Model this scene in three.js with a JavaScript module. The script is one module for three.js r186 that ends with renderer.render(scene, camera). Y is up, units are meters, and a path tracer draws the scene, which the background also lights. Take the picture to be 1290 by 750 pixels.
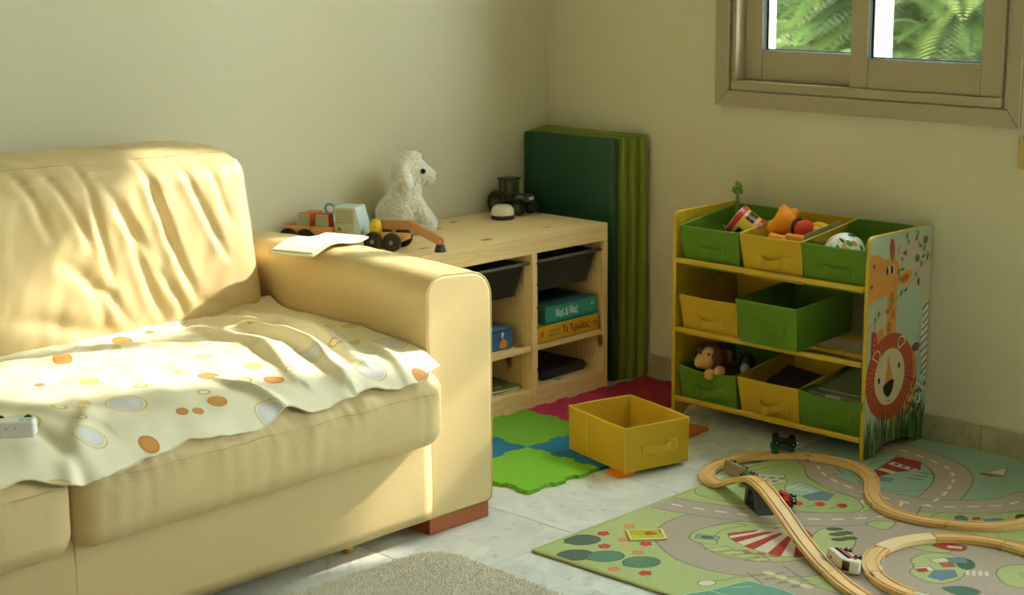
import * as THREE from 'three';
import { RoundedBoxGeometry } from 'three/addons/geometries/RoundedBoxGeometry.js';
import { mergeGeometries, mergeVertices, toCreasedNormals } from 'three/addons/utils/BufferGeometryUtils.js';
import { ImprovedNoise } from 'three/addons/math/ImprovedNoise.js';
import { Brush, Evaluator, SUBTRACTION } from 'three-bvh-csg';

// ---------------------------------------------------------------- camera, sky, sun, exposure
const scene = new THREE.Scene();
const camera = new THREE.PerspectiveCamera(19.84, 1290 / 750, 0.05, 120);
camera.position.set(3.8325, 1.3704, 3.9852);
camera.rotation.set(-0.2095, 0.7881, -0.009, 'YXZ');
camera.focus = 4.05; camera.userData.fStop = 5.6;
scene.add(camera);
scene.background = new THREE.Color(0.80, 0.95, 1.0);      // pale hazy sky
scene.backgroundIntensity = 14.0;
const sun = new THREE.DirectionalLight(new THREE.Color(1.0, 0.925, 0.80), 5.8);
sun.name = 'sun';
sun.position.set(0.8 + 0.30 * 9, 0.5 + 0.66 * 9, 1.8 - 9);
sun.target.position.set(0.8, 0.5, 1.8);
sun.castShadow = true; sun.shadow.radius = 3;
sun.shadow.mapSize.set(4096, 4096);
Object.assign(sun.shadow.camera, { left: -5, right: 5, top: 5, bottom: -5, near: 0.5, far: 30 });
scene.add(sun, sun.target);
const renderer = new THREE.WebGLRenderer({ antialias: true });
renderer.toneMapping = THREE.LinearToneMapping;
renderer.toneMappingExposure = 1.5;
renderer.shadowMap.enabled = true;

// ---------------------------------------------------------------- helpers
let seed = 12345;
const rnd = () => { seed |= 0; seed = seed + 0x6D2B79F5 | 0; let t = Math.imul(seed ^ seed >>> 15, 1 | seed); t = t + Math.imul(t ^ t >>> 7, 61 | t) ^ t; return ((t ^ t >>> 14) >>> 0) / 4294967296; };
const rr = (a, b) => a + (b - a) * rnd();
const PN = new ImprovedNoise();
const noi = (x, y = 0, z = 0) => PN.noise(x, y, z);
const fbm = (x, y, z, o = 4) => { let s = 0, a = 0.5; for (let i = 0; i < o; i++) { s += a * noi(x, y, z); x *= 2.03; y *= 2.03; z *= 2.03; a *= 0.5; } return s; };
const V = (x, y, z) => new THREE.Vector3(x, y, z);
const clamp = (x, a, b) => Math.min(b, Math.max(a, x));
const smooth = (a, b, x) => { const t = clamp((x - a) / (b - a), 0, 1); return t * t * (3 - 2 * t); };
const names = {};
const numbered = (n) => { const k = names[n] = (names[n] ?? -1) + 1; return k ? n + '_' + String(k).padStart(3, '0') : n; };
function mesh(name, geo, mat, parent, x = 0, y = 0, z = 0, rx = 0, ry = 0, rz = 0) {
  const m = new THREE.Mesh(geo, mat); m.name = name; m.castShadow = m.receiveShadow = true;
  m.position.set(x, y, z); m.rotation.set(rx, ry, rz); parent.add(m); return m;
}
function thing(name, label, category, x = 0, y = 0, z = 0, ry = 0, group) {
  const o = new THREE.Group(); o.name = numbered(name); o.position.set(x, y, z); o.rotation.y = ry;
  o.userData = { label, category }; if (group) o.userData.group = group; scene.add(o); return o;
}
function single(name, label, category, geo, mat, x = 0, y = 0, z = 0, rx = 0, ry = 0, rz = 0, group) {
  const m = mesh(numbered(name), geo, mat, scene, x, y, z, rx, ry, rz);
  m.userData = { label, category }; if (group) m.userData.group = group; return m;
}
function struct(name) { const o = new THREE.Group(); o.name = name; o.userData.kind = 'structure'; scene.add(o); return o; }
const rbox = (w, h, d, r = 0.003, s = 2) => new RoundedBoxGeometry(w, h, d, s, Math.min(r, w / 2.01, h / 2.01, d / 2.01));
const bx = (x0, x1, y0, y1, z0, z1, r = 0.002) => { const g = r ? rbox(x1 - x0, y1 - y0, z1 - z0, r, 1) : new THREE.BoxGeometry(x1 - x0, y1 - y0, z1 - z0); return g.translate((x0 + x1) / 2, (y0 + y1) / 2, (z0 + z1) / 2); };
const cyl = (r0, r1, h, n = 24) => new THREE.CylinderGeometry(r0, r1, h, n);
const sph = (r, a = 20, b = 14) => new THREE.SphereGeometry(r, a, b);
const merge = (a) => mergeGeometries(a.map((g) => { const q = g.index ? g.toNonIndexed() : g; for (const k of Object.keys(q.attributes)) if (!['position', 'normal', 'uv'].includes(k)) q.deleteAttribute(k); q.morphAttributes = {}; return q; }));
function muv(g, su = 1, sv = su, grain = null, ou = 0, ov = 0) {      // uv in metres, by the axis a face points along
  const p = g.attributes.position, n = g.attributes.normal, uv = new Float32Array(p.count * 2), A = ['x', 'y', 'z'];
  for (let i = 0; i < p.count; i++) {
    const an = [Math.abs(n.getX(i)), Math.abs(n.getY(i)), Math.abs(n.getZ(i))], k = an.indexOf(Math.max(...an));
    let ax = [[2, 1], [0, 2], [0, 1]][k];
    if (grain !== null) { const gi = A.indexOf(grain); if (ax[1] === gi) ax = [ax[1], ax[0]]; }
    const c = [p.getX(i), p.getY(i), p.getZ(i)];
    uv[2 * i] = c[ax[0]] * su + ou; uv[2 * i + 1] = c[ax[1]] * sv + ov + k * 0.37;
  }
  g.setAttribute('uv', new THREE.BufferAttribute(uv, 2)); return g;
}
function tube(pts, r, n = 8, seg = 0, closed = false) { const c = new THREE.CatmullRomCurve3(pts, closed); return new THREE.TubeGeometry(c, seg || pts.length * 6, r, n, closed); }
// rounded box with many vertices, displaced: fn(p, n) may change p
function soft(w, h, d, r, nx, ny, nz, fn) {
  const g0 = new THREE.BoxGeometry(w, h, d, nx, ny, nz); g0.deleteAttribute('normal'); g0.deleteAttribute('uv');
  const g = mergeVertices(g0, 1e-5), p = g.attributes.position, v = V(), q = V(), n = V();
  const uv = new Float32Array(p.count * 2);
  for (let i = 0; i < p.count; i++) {
    v.fromBufferAttribute(p, i);
    q.set(clamp(v.x, -w / 2 + r, w / 2 - r), clamp(v.y, -h / 2 + r, h / 2 - r), clamp(v.z, -d / 2 + r, d / 2 - r));
    n.copy(v).sub(q).normalize(); v.copy(q).addScaledVector(n, r);
    uv[2 * i] = v.z + v.x * 0.6; uv[2 * i + 1] = v.y + v.x * 0.8;
    if (fn) fn(v, n);
    p.setXYZ(i, v.x, v.y, v.z);
  }
  g.setAttribute('uv', new THREE.BufferAttribute(uv, 2)); g.computeVertexNormals(); return g;
}
// surface nets over a distance field
function sdfMesh(f, lo, hi, cell) {
  const n = [0, 1, 2].map((k) => Math.ceil((hi[k] - lo[k]) / cell) + 1), [nx, ny, nz] = n, F = new Float32Array(nx * ny * nz);
  const id = (i, j, k) => i + nx * (j + ny * k);
  for (let k = 0; k < nz; k++) for (let j = 0; j < ny; j++) for (let i = 0; i < nx; i++) F[id(i, j, k)] = f(lo[0] + i * cell, lo[1] + j * cell, lo[2] + k * cell);
  const vid = new Int32Array(nx * ny * nz).fill(-1), P = [], I = [];
  for (let k = 0; k < nz - 1; k++) for (let j = 0; j < ny - 1; j++) for (let i = 0; i < nx - 1; i++) {
    let c = 0, s = [0, 0, 0];
    const val = (a) => F[id(i + (a & 1), j + (a >> 1 & 1), k + (a >> 2 & 1))];
    for (let a = 0; a < 8; a++) for (const b of [1, 2, 4]) if (!(a & b)) {
      const u = val(a), w = val(a | b);
      if ((u < 0) !== (w < 0)) { const t = u / (u - w), e = [a & 1, a >> 1 & 1, a >> 2 & 1]; e[b === 1 ? 0 : b === 2 ? 1 : 2] += t; for (let q = 0; q < 3; q++) s[q] += e[q]; c++; }
    }
    if (c) { vid[id(i, j, k)] = P.length / 3; P.push(lo[0] + (i + s[0] / c) * cell, lo[1] + (j + s[1] / c) * cell, lo[2] + (k + s[2] / c) * cell); }
  }
  for (let k = 1; k < nz - 1; k++) for (let j = 1; j < ny - 1; j++) for (let i = 1; i < nx - 1; i++) {
    const a = F[id(i, j, k)] < 0;
    const quad = (b, v0, v1, v2, v3) => { if (a !== b) a ? I.push(v0, v1, v2, v0, v2, v3) : I.push(v0, v2, v1, v0, v3, v2); };
    quad(F[id(i + 1, j, k)] < 0, vid[id(i, j - 1, k - 1)], vid[id(i, j, k - 1)], vid[id(i, j, k)], vid[id(i, j - 1, k)]);
    quad(F[id(i, j + 1, k)] < 0, vid[id(i - 1, j, k - 1)], vid[id(i - 1, j, k)], vid[id(i, j, k)], vid[id(i, j, k - 1)]);
    quad(F[id(i, j, k + 1)] < 0, vid[id(i - 1, j - 1, k)], vid[id(i, j - 1, k)], vid[id(i, j, k)], vid[id(i - 1, j, k)]);
  }
  const g = new THREE.BufferGeometry(); g.setAttribute('position', new THREE.Float32BufferAttribute(P, 3)); g.setIndex(I); g.computeVertexNormals();
  const uv = new Float32Array(P.length / 3 * 2); for (let i = 0; i < P.length / 3; i++) { uv[2 * i] = P[3 * i] + P[3 * i + 2]; uv[2 * i + 1] = P[3 * i + 1] + 0.5 * P[3 * i + 2]; }
  g.setAttribute('uv', new THREE.BufferAttribute(uv, 2)); return g;
}
const smin = (a, b, k) => { const h = clamp(0.5 + 0.5 * (b - a) / k, 0, 1); return b + (a - b) * h - k * h * (1 - h); };
const ell = (x, y, z, c, r) => { const a = (x - c[0]) / r[0], b = (y - c[1]) / r[1], d = (z - c[2]) / r[2], l = Math.hypot(a, b, d); return (l - 1) * Math.min(r[0], r[1], r[2]); };
const cap = (x, y, z, a, b, ra, rb) => { const u = [b[0] - a[0], b[1] - a[1], b[2] - a[2]], w = [x - a[0], y - a[1], z - a[2]], t = clamp((u[0] * w[0] + u[1] * w[1] + u[2] * w[2]) / (u[0] ** 2 + u[1] ** 2 + u[2] ** 2), 0, 1); return Math.hypot(w[0] - u[0] * t, w[1] - u[1] * t, w[2] - u[2] * t) - (ra + (rb - ra) * t); };

// ---------------------------------------------------------------- textures
function dataTex(w, h, fn, srgb = true) {
  const d = new Uint8Array(w * h * 4);
  for (let y = 0; y < h; y++) for (let x = 0; x < w; x++) { const c = fn(x / w, y / h), i = 4 * (y * w + x); for (let k = 0; k < 3; k++) d[i + k] = clamp(Array.isArray(c) ? c[k] : c, 0, 255); d[i + 3] = 255; }
  const t = new THREE.DataTexture(d, w, h); t.wrapS = t.wrapT = THREE.RepeatWrapping; t.magFilter = THREE.LinearFilter; t.minFilter = THREE.LinearMipmapLinearFilter; t.generateMipmaps = true;
  if (srgb) t.colorSpace = THREE.SRGBColorSpace; t.needsUpdate = true; return t;
}
function canvasTex(w, h, draw) {
  const c = document.createElement('canvas'); c.width = w; c.height = h; const g = c.getContext('2d'); draw(g, w, h);
  const t = new THREE.CanvasTexture(c); t.colorSpace = THREE.SRGBColorSpace; t.anisotropy = 8; return t;
}
const tn = (u, v, f, s, o = 4) => {   // tiling noise
  const a = 6.2831853; return fbm(Math.cos(u * a) * f / a + s, Math.sin(u * a) * f / a + v * 0, Math.cos(v * a) * f / a + Math.sin(v * a) * 1.7 * f / a, o);
};
const mix = (a, b, t) => a.map((x, i) => x + (b[i] - x) * t);
const pineTex = dataTex(1024, 512, (u, v) => {       // grain runs along u; covers 0.7 x 0.35 m
  let w = v * 22 + 1.6 * fbm(u * 2.2, v * 5, 3.1, 3);
  let knot = 0;
  for (const [kx, ky, kr] of [[0.18, 0.3, 0.014], [0.52, 0.72, 0.011], [0.8, 0.22, 0.016], [0.66, 0.5, 0.008], [0.35, 0.88, 0.010], [0.93, 0.8, 0.009]]) {
    const dx = (u - kx) * 0.7 * 0.55, dy = (v - ky) * 0.35, d = Math.hypot(dx, dy); knot = Math.max(knot, 1 - smooth(kr * 0.4, kr * 1.1, d)); w += 1.4 * Math.exp(-d * d / (kr * kr * 6)) * Math.sign(dy || 1);
  }
  const ring = 0.5 + 0.5 * Math.sin(w * 6.283), fine = fbm(u * 9, v * 160, 7, 2);
  let c = mix([246, 224, 176], [230, 199, 143], 0.55 * Math.pow(ring, 3) + 0.35 * fine + 0.1);
  const plank = Math.floor(v * 3); c = mix(c, [238, 214, 168], 0.18 * (plank % 3));
  return mix(c, [128, 78, 40], knot * 0.85);
});
const marbleTex = dataTex(1024, 1024, (u, v) => {
  const wx = fbm(u * 3, v * 3, 1.5, 4), big = fbm(u * 4 + wx, v * 6 + wx, 5.2, 4), streak = fbm(u * 12 + wx * 5, v * 26 + wx * 9, 2.2, 4), fleck = Math.max(0, fbm(u * 40 + wx * 6, v * 62 + wx * 8, 7.7, 3) - 0.16);
  const sp = noi(u * 260, v * 260, 2) * 5;
  return mix([230, 232, 219], [170, 176, 166], clamp(0.20 + big * 0.55 + streak * 0.38 + fleck * 1.6, 0, 1)).map((x) => x + sp);
});
const leatherBump = dataTex(512, 512, (u, v) => 128 + 70 * noi(u * 90, v * 90, 1) + 50 * noi(u * 180, v * 180, 4), false);
const plasterBump = dataTex(512, 512, (u, v) => 128 + 60 * fbm(u * 40, v * 40, 2, 4) + 30 * noi(u * 160, v * 160, 6), false);
const weaveBump = dataTex(256, 256, (u, v) => 128 + 50 * Math.sin(u * 6.283 * 40) * Math.cos(v * 6.283 * 40) + 40 * noi(u * 90, v * 90, 3), false);
const ribBump = dataTex(256, 256, (u, v) => 128 + 100 * Math.sin(u * 6.283 * 16) + 20 * noi(u * 60, v * 60, 3), false);
const dimpleBump = dataTex(256, 256, (u, v) => 255 * Math.pow(Math.max(0, Math.sin(u * 6.283 * 8) * Math.sin(v * 6.283 * 8)), 0.6), false);
const pileBump = dataTex(512, 512, (u, v) => 128 + 90 * noi(u * 230, v * 230, 3) + 60 * noi(u * 110, v * 110, 8), false);
const furBump = dataTex(256, 256, (u, v) => 128 + 100 * noi(u * 40, v * 40, 3) + 60 * noi(u * 90, v * 90, 5), false);
const rep = (t, a, b = a) => { const c = t.clone(); c.repeat.set(a, b); c.needsUpdate = true; return c; };

// ---------------------------------------------------------------- materials
const M = (color, roughness = 0.6, o = {}) => new THREE.MeshPhysicalMaterial({ color: Array.isArray(color) ? new THREE.Color().setRGB(...color) : new THREE.Color(color), roughness, ...o });
const wallMat = M([0.70, 0.65, 0.44], 0.93, { bumpMap: rep(plasterBump, 1.2), bumpScale: 0.0008 });
const wallBackWarmMat = M([0.70, 0.645, 0.425], 0.93, { bumpMap: rep(plasterBump, 1.2), bumpScale: 0.0008 });  // same paint as the left wall, warm bounce light tinted in
const ceilMat = M([0.86, 0.85, 0.80], 0.95), plainWall = M([0.84, 0.82, 0.74], 0.95);
const tileMat = M('#ffffff', 0.28, { map: marbleTex });
const skirtMat = M('#cfc4a0', 0.35, { map: marbleTex });
const groutMat = M('#a9a698', 0.9);
const taupe = M([0.41, 0.345, 0.195], 0.5);
const gasketMat = M('#16201c', 0.85);
const glassMat = new THREE.MeshPhysicalMaterial({ color: 0xffffff, roughness: 0, transmission: 1, thickness: 0, ior: 1.5 });
const leather = M([0.75, 0.57, 0.275], 0.52, { bumpMap: rep(leatherBump, 4), bumpScale: 0.0008, specularIntensity: 0.5 });
const seamMat = leather;
const footMat = M('#a85a26', 0.45);
const pine = M('#fff6e2', 0.55, { map: rep(pineTex, 1 / 0.7, 1 / 0.35) });
const pineY = pine;
const trayMat = M([0.045, 0.05, 0.045], 0.3, { transmission: 0.35, thickness: 0 });
const black = M('#141414', 0.45), darkRubber = M('#22231f', 0.6), chrome = M('#d8d8d8', 0.18, { metalness: 1 });
const white = M('#ece8da', 0.5), offWhite = M('#ddd9c8', 0.7);
const woodToy = M('#f0c898', 0.5, { map: rep(pineTex, 1 / 0.7, 1 / 0.35) });
const woodToyPlain = M('#b98552', 0.5);

// ---------------------------------------------------------------- room shell
const W = 5.0, D = 5.2, H = 2.65, T = 0.2;
const FILL_DOOR = { x0: 2.75, x1: 3.75, y0: 0.04, y1: 2.1 };      // unseen glazed door in the same wall, added to let in fill light
const win = { x0: 0.752, x1: 1.625, y0: 0.945, y1: 2.165 };
{
  const fl = struct('floor');
  mesh('subfloor', bx(-T, W + T, -0.16, -0.012, -T, D + T, 0), groutMat, fl);
  mesh('grout', bx(0, W, -0.012, -0.0015, 0, D, 0), groutMat, fl);
  const variants = []; for (let k = 0; k < 6; k++) { const g = rbox(0.3975, 0.012, 0.3975, 0.0012, 1); variants.push(muv(g, 0.85, 0.85, k % 2 ? 'x' : 'z', rnd(), rnd())); }
  let k = 0;
  for (let i = -2; i < 12; i++) for (let j = -3; j < 13; j++) {
    const cx = 0.86 + 0.4 * i + 0.2, cz = 1.22 + 0.4 * j - 0.2;
    const x0 = Math.max(0, cx - 0.2), x1 = Math.min(W, cx + 0.2), z0 = Math.max(0, cz - 0.2), z1 = Math.min(D, cz + 0.2);
    if (x1 - x0 < 0.02 || z1 - z0 < 0.02) continue;
    const m = mesh(k ? 'tile_' + String(k).padStart(3, '0') : 'tile', variants[Math.floor(rnd() * 6)], tileMat, fl, (x0 + x1) / 2, -0.006, (z0 + z1) / 2);
    m.scale.set((x1 - x0) / 0.4, 1, (z1 - z0) / 0.4); k++;
  }
  const sbox = (name, x0, x1, y0, y1, z0, z1, mat) => { const s = mesh(name, muv(bx(x0, x1, y0, y1, z0, z1, 0)), mat, scene); s.userData.kind = 'structure'; return s; };
  sbox('wall_left', -T, 0, 0, H, -T, D + T, wallMat);
  sbox('ceiling', -T, W + T, H, H + T, -T, D + T, ceilMat);
  // window wall with its openings
  const back = new THREE.Shape(); back.moveTo(0, 0); back.lineTo(W, 0); back.lineTo(W, H); back.lineTo(0, H); back.closePath();
  const hole = (s, x0, x1, y0, y1) => { const h = new THREE.Path(); h.moveTo(x0, y0); h.lineTo(x0, y1); h.lineTo(x1, y1); h.lineTo(x1, y0); h.closePath(); s.holes.push(h); };
  hole(back, win.x0, win.x1, win.y0, win.y1); hole(back, FILL_DOOR.x0, FILL_DOOR.x1, FILL_DOOR.y0, FILL_DOOR.y1);
  const bg = muv(new THREE.ExtrudeGeometry(back, { depth: T, bevelEnabled: false })); bg.translate(0, 0, -T);
  mesh('wall_back', bg, wallBackWarmMat, scene).userData.kind = 'structure';
  sbox('wall_right', W, W + T, 0, H, -T, D + T, plainWall);
  sbox('wall_front', 0, W, 0, H, D, D + T, plainWall);
  // marble skirting
  const skirt = (name, horizontal, a0, a1) => {
    const o = struct(name); let a = a0, i = 0;
    while (a < a1 - 0.01) { const b = Math.min(a1, a + 0.4), gap = 0.0008;
      const g = horizontal ? bx(a + gap, b - gap, 0.0005, 0.078, 0.0005, 0.012, 0.0015) : bx(0.0005, 0.012, 0.0005, 0.078, a + gap, b - gap, 0.0015);
      mesh(i ? 'skirting_tile_' + String(i).padStart(3, '0') : 'skirting_tile', muv(g, 0.9, 0.9, 'y', rnd(), rnd()), skirtMat, o); a = b; i++; }
    mesh('cement_fillet', horizontal ? bx(a0, a1, 0.078, 0.0815, 0.0005, 0.007, 0.001) : bx(0.0005, 0.007, 0.078, 0.0815, a0, a1, 0.001), M('#cfc6a2', 0.9), o);
  };
  skirt('baseboard_back', true, 0.013, W - 0.01); skirt('baseboard_left', false, 0.013, D - 0.01);
}
// window
{
  const w = struct('window_1'), { x0, x1, y0, y1 } = win, cb = 0.8786;
  // mitred casing boards
  const cz0 = 0.0005, cz1 = 0.02, ox0 = 0.6976, ox1 = 1.678, oy1 = y1 + 0.07, ix0 = 0.747, ix1 = 1.643, iy0 = 0.924, iy1 = y1 - 0.0 + 0.02;
  const board = (pts) => { const s = new THREE.Shape(pts.map(([a, b]) => new THREE.Vector2(a, b))); return new THREE.ExtrudeGeometry(s, { depth: cz1 - cz0 - 0.003, bevelEnabled: true, bevelSize: 0.0015, bevelOffset: -0.0018, bevelThickness: 0.0015, bevelSegments: 1 }).translate(0, 0, cz0 + 0.0015); };
  mesh('casing_board', board([[ox0, cb], [ox1, cb], [ix1, iy0], [ix0, iy0]]), taupe, w);
  mesh('casing_board', board([[ox0, cb], [ix0, iy0], [ix0, iy1], [ox0, oy1]]), taupe, w);
  mesh('casing_board', board([[ox1, cb], [ox1, oy1], [ix1, iy1], [ix1, iy0]]), taupe, w);
  mesh('casing_board', board([[ox0, oy1], [ix0, iy1], [ix1, iy1], [ox1, oy1]]), taupe, w);
  // fixed frame
  mesh('sill_track', bx(0.7525, 1.6245, 0.9255, 0.952, -0.10, 0.014), taupe, w);
  mesh('frame_head', bx(0.7525, 1.6245, y1 - 0.03, y1 - 0.0005, -0.10, 0.014), taupe, w);
  mesh('frame_jamb', bx(0.7525, 0.7685, 0.952, y1 - 0.03, -0.10, 0.012), taupe, w);
  mesh('frame_jamb', bx(1.613, 1.6245, 0.952, y1 - 0.03, -0.10, 0.012), taupe, w);
  const sash = (a0, a1, g0, g1, gy0, z0, z1) => {   // outer x range, glass x range, glass bottom, depth range
    const o = new THREE.Group(); o.name = 'sash'; w.add(o); const top = y1 - 0.032, gt = top - 0.06;
    mesh('stile', bx(a0, g0, 0.953, top, z0, z1), taupe, o); mesh('stile', bx(g1, a1, 0.953, top, z0, z1), taupe, o);
    mesh('rail', bx(g0 + 0.0005, g1 - 0.0005, 0.953, gy0, z0, z1 - 0.001), taupe, o); mesh('rail', bx(g0 + 0.0005, g1 - 0.0005, gt, top, z0, z1 - 0.001), taupe, o);
    const zg = z0 + 0.008, q = 0.0016, zf = z1 - 0.003;
    mesh('gasket', merge([bx(g0, g0 + q, gy0, gt, zg, zf, 0), bx(g1 - q, g1, gy0, gt, zg, zf, 0), bx(g0, g1, gy0, gy0 + q, zg, zf, 0), bx(g0, g1, gt - q, gt, zg, zf, 0), bx(g0, g0 + 0.006, gy0, gt, zg, zg + 0.004, 0), bx(g1 - 0.006, g1, gy0, gt, zg, zg + 0.004, 0), bx(g0, g1, gy0, gy0 + 0.005, zg, zg + 0.004, 0), bx(g0, g1, gt - 0.006, gt, zg, zg + 0.004, 0)]), gasketMat, o);
    mesh('pane', bx(g0 + 0.001, g1 - 0.001, gy0 + 0.001, gt - 0.001, zg - 0.002, zg - 0.0005, 0), glassMat, o);
  };
  sash(0.770, 1.200, 0.832, 1.142, 1.040, -0.060, -0.028);
  sash(1.156, 1.612, 1.212, 1.557, 1.034, -0.024, 0.006);
  // bead chain of the blind
  const ch = thing('blind_chain', 'thin white bead chain hanging beside the window casing', 'blind chain', 1.689, 0.80, 0.03);
  const bead = []; for (let y = 0; y < 1.3; y += 0.006) for (const d of [-0.004, 0.004]) bead.push(new THREE.SphereGeometry(0.0022, 6, 4).translate(d, y + 0.05, 0));
  const bd = mesh('beads', merge(bead), offWhite, ch); bd.userData.kind = 'stuff';
  mesh('cord', merge([-0.004, 0.004].map((d) => cyl(0.0007, 0.0007, 1.3, 6).translate(d, 0.7, 0))), offWhite, ch);
  mesh('chain_holder', rbox(0.022, 0.085, 0.026, 0.006), M('#c9b064', 0.5), ch, 0.006, 0.02, -0.014);
}
// glazed door added further along the same wall for fill light
{
  const o = struct('added_door_1'), { x0, x1, y0, y1 } = FILL_DOOR, xm = (x0 + x1) / 2;
  mesh('frame', merge([bx(x0, x0 + 0.05, y0, y1, -0.12, 0.01), bx(x1 - 0.05, x1, y0, y1, -0.12, 0.01), bx(x0 + 0.05, x1 - 0.05, y1 - 0.05, y1, -0.12, 0.01), bx(x0 + 0.05, x1 - 0.05, y0, y0 + 0.03, -0.12, 0.01)]), taupe, o);
  for (const [a, b, z] of [[x0 + 0.051, xm + 0.03, -0.09], [xm - 0.03, x1 - 0.051, -0.05]]) { const l = new THREE.Group(); l.name = 'sash'; o.add(l); mesh('sash_frame', merge([bx(a, a + 0.06, y0 + 0.031, y1 - 0.051, z, z + 0.035), bx(b - 0.06, b, y0 + 0.031, y1 - 0.051, z, z + 0.035), bx(a + 0.06, b - 0.06, y1 - 0.12, y1 - 0.051, z, z + 0.035), bx(a + 0.06, b - 0.06, y0 + 0.031, y0 + 0.12, z, z + 0.035)]), taupe, l); mesh('pane', bx(a + 0.06, b - 0.06, y0 + 0.12, y1 - 0.12, z + 0.016, z + 0.018, 0), glassMat, l); }
}
// ---------------------------------------------------------------- outdoors seen through the window
{
  const gr = mesh('ground', bx(-30, 30, -3.2, -3.0, -45, -0.6, 0), M('#9a8f6c', 0.95), scene); gr.userData.kind = 'structure';
  const fac = struct('added_facade'); mesh('added_upper_storeys', bx(-7, 9, H + T + 0.001, 8.5, -T, 4, 0), M([0.7, 0.66, 0.56], 0.9), fac); mesh('lower_storey', bx(-7, 9, -3.0, -0.165, -T, 4, 0), M([0.7, 0.66, 0.56], 0.9), fac); mesh('side_bay', bx(-7, -T - 0.001, -0.16, H + T, -T, 4, 0), M([0.7, 0.66, 0.56], 0.9), fac);  // unseen upper storeys added to keep sky light off trees and house
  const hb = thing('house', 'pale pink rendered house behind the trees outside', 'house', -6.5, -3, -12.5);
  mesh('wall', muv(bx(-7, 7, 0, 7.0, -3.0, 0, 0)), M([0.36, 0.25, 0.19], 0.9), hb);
  mesh('roof', bx(-7.4, 7.4, 7.0, 7.25, -3.3, 0.4, 0), M('#a4583a', 0.8), hb);
  for (const [x, y] of [[-5, 1], [-2.2, 1], [-5, 4.2], [-2.2, 4.2], [3.5, 4.2], [3.5, 1]]) { const f = mesh('window', bx(x - 0.5, x + 0.5, y, y + 1.2, 0, 0.05), M('#b8b2a4', 0.6), hb); mesh('window_pane', bx(x - 0.43, x + 0.43, y + 0.07, y + 1.13, 0.05, 0.06), M('#3b4a50', 0.1), f); }
  const post = thing('post', 'white painted post standing outside in front of the tree', 'post', 0.125, -3, -1.75);
  mesh('shaft', bx(-0.036, 0.012, 0, 4.7, -0.03, 0.03, 0.004), M('#c9c9c2', 0.6), post);
  mesh('edge_strip', bx(0.0125, 0.026, 0, 4.7, -0.025, 0.02, 0.003), M('#8d908a', 0.6), post);
  // feathery trees: fronds of small leaflets on arching stalks
  const leafM = (c) => M(c, 0.6, { side: THREE.DoubleSide, transmission: 0.35, thickness: 0 });
  const barkM = M('#6b5a45', 0.9);
  const up = V(0, 1, 0);
  function frond(o, at, d, L, sag, m = 22) {          // one arching stalk with paired leaflets
    const s = V().crossVectors(d, up).normalize(), q = V(), e = V();
    for (let j = 2; j <= m; j++) {
      const f = j / m; q.copy(at).addScaledVector(d, L * f); q.y -= sag * L * f * f * 0.6;
      const ll = L * 0.24 * Math.sin(Math.PI * (0.15 + 0.8 * f)), w = L * 0.016;
      for (const sg of [-1, 1]) {
        e.copy(s).multiplyScalar(sg).addScaledVector(d, 0.55).normalize(); e.y -= 0.25;
        const b = o.P.length / 3;
        o.P.push(q.x, q.y, q.z, q.x + e.x * ll * 0.5 + d.x * w, q.y + e.y * ll * 0.5 + 0.004, q.z + e.z * ll * 0.5 + d.z * w, q.x + e.x * ll, q.y + e.y * ll, q.z + e.z * ll, q.x + e.x * ll * 0.5 - d.x * w, q.y + e.y * ll * 0.5 - 0.004, q.z + e.z * ll * 0.5 - d.z * w);
        o.I.push(b, b + 1, b + 2, b, b + 2, b + 3);
      }
    }
  }
  const leaves = (o, c, t) => { if (!o.I.length) return; const g = new THREE.BufferGeometry(); g.setAttribute('position', new THREE.Float32BufferAttribute(o.P, 3)); g.setIndex(o.I); g.computeVertexNormals(); mesh('foliage', g, leafM(c), t).userData.kind = 'stuff'; };
  function tree(label, x, z, y0, r, ry, n, cols) {
    const t = thing('feathery_tree', label, 'tree', x, -3, z);
    mesh('trunk', tube([V(0, 0, 0), V(0.1, (y0 + 3) * 0.4, 0.05), V(-0.05, y0 + 3 - ry * 0.2, 0)], 0.12, 8), barkM, t);
    const parts = cols.map(() => ({ P: [], I: [] }));
    for (let i = 0; i < n; i++) {
      const u = rnd() * 6.283, v = Math.acos(rr(-0.75, 1)), k = Math.pow(rnd(), 0.4);
      frond(parts[Math.floor(rnd() * cols.length)], V(Math.cos(u) * Math.sin(v) * r * k, y0 + 3 + Math.cos(v) * ry * k, Math.sin(u) * Math.sin(v) * r * k), V(Math.cos(u) + rr(-0.6, 0.6), rr(-0.4, 0.6), Math.sin(u) + rr(-0.6, 0.6)).normalize(), rr(0.35, 0.7), rr(0.4, 1.0));
    }
    parts.forEach((o, k) => leaves(o, cols[k], t));
  }
  // unseen tree added so its twig dims the sunbeam reaching the sofa arm
  {
    const t = thing('added_young_tree', 'added slender young tree with a twig shading the sunbeam outside', 'tree', 2.9, -3, -1.9), o = { P: [], I: [] };
    mesh('trunk', tube([V(0, 0, 0), V(0.05, 2.5, 0.05), V(-0.1, 5.6, 0.1)], 0.05, 8), barkM, t);
    mesh('branch', tube([V(-0.08, 5.3, 0.1), V(-0.6, 5.62, 0.25), V(-1.03, 5.52, 0.40)], 0.012, 6), barkM, t);
    for (let i = 0; i < 30; i++) frond(o, V(-1.05 + rr(-0.055, 0.055), rr(4.98, 5.48), 0.40 + rr(-0.08, 0.08)), V(rr(-1, 1), rr(-0.9, 0.2), rr(-1, 1)).normalize(), rr(0.10, 0.16), 0.8, 14);
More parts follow.
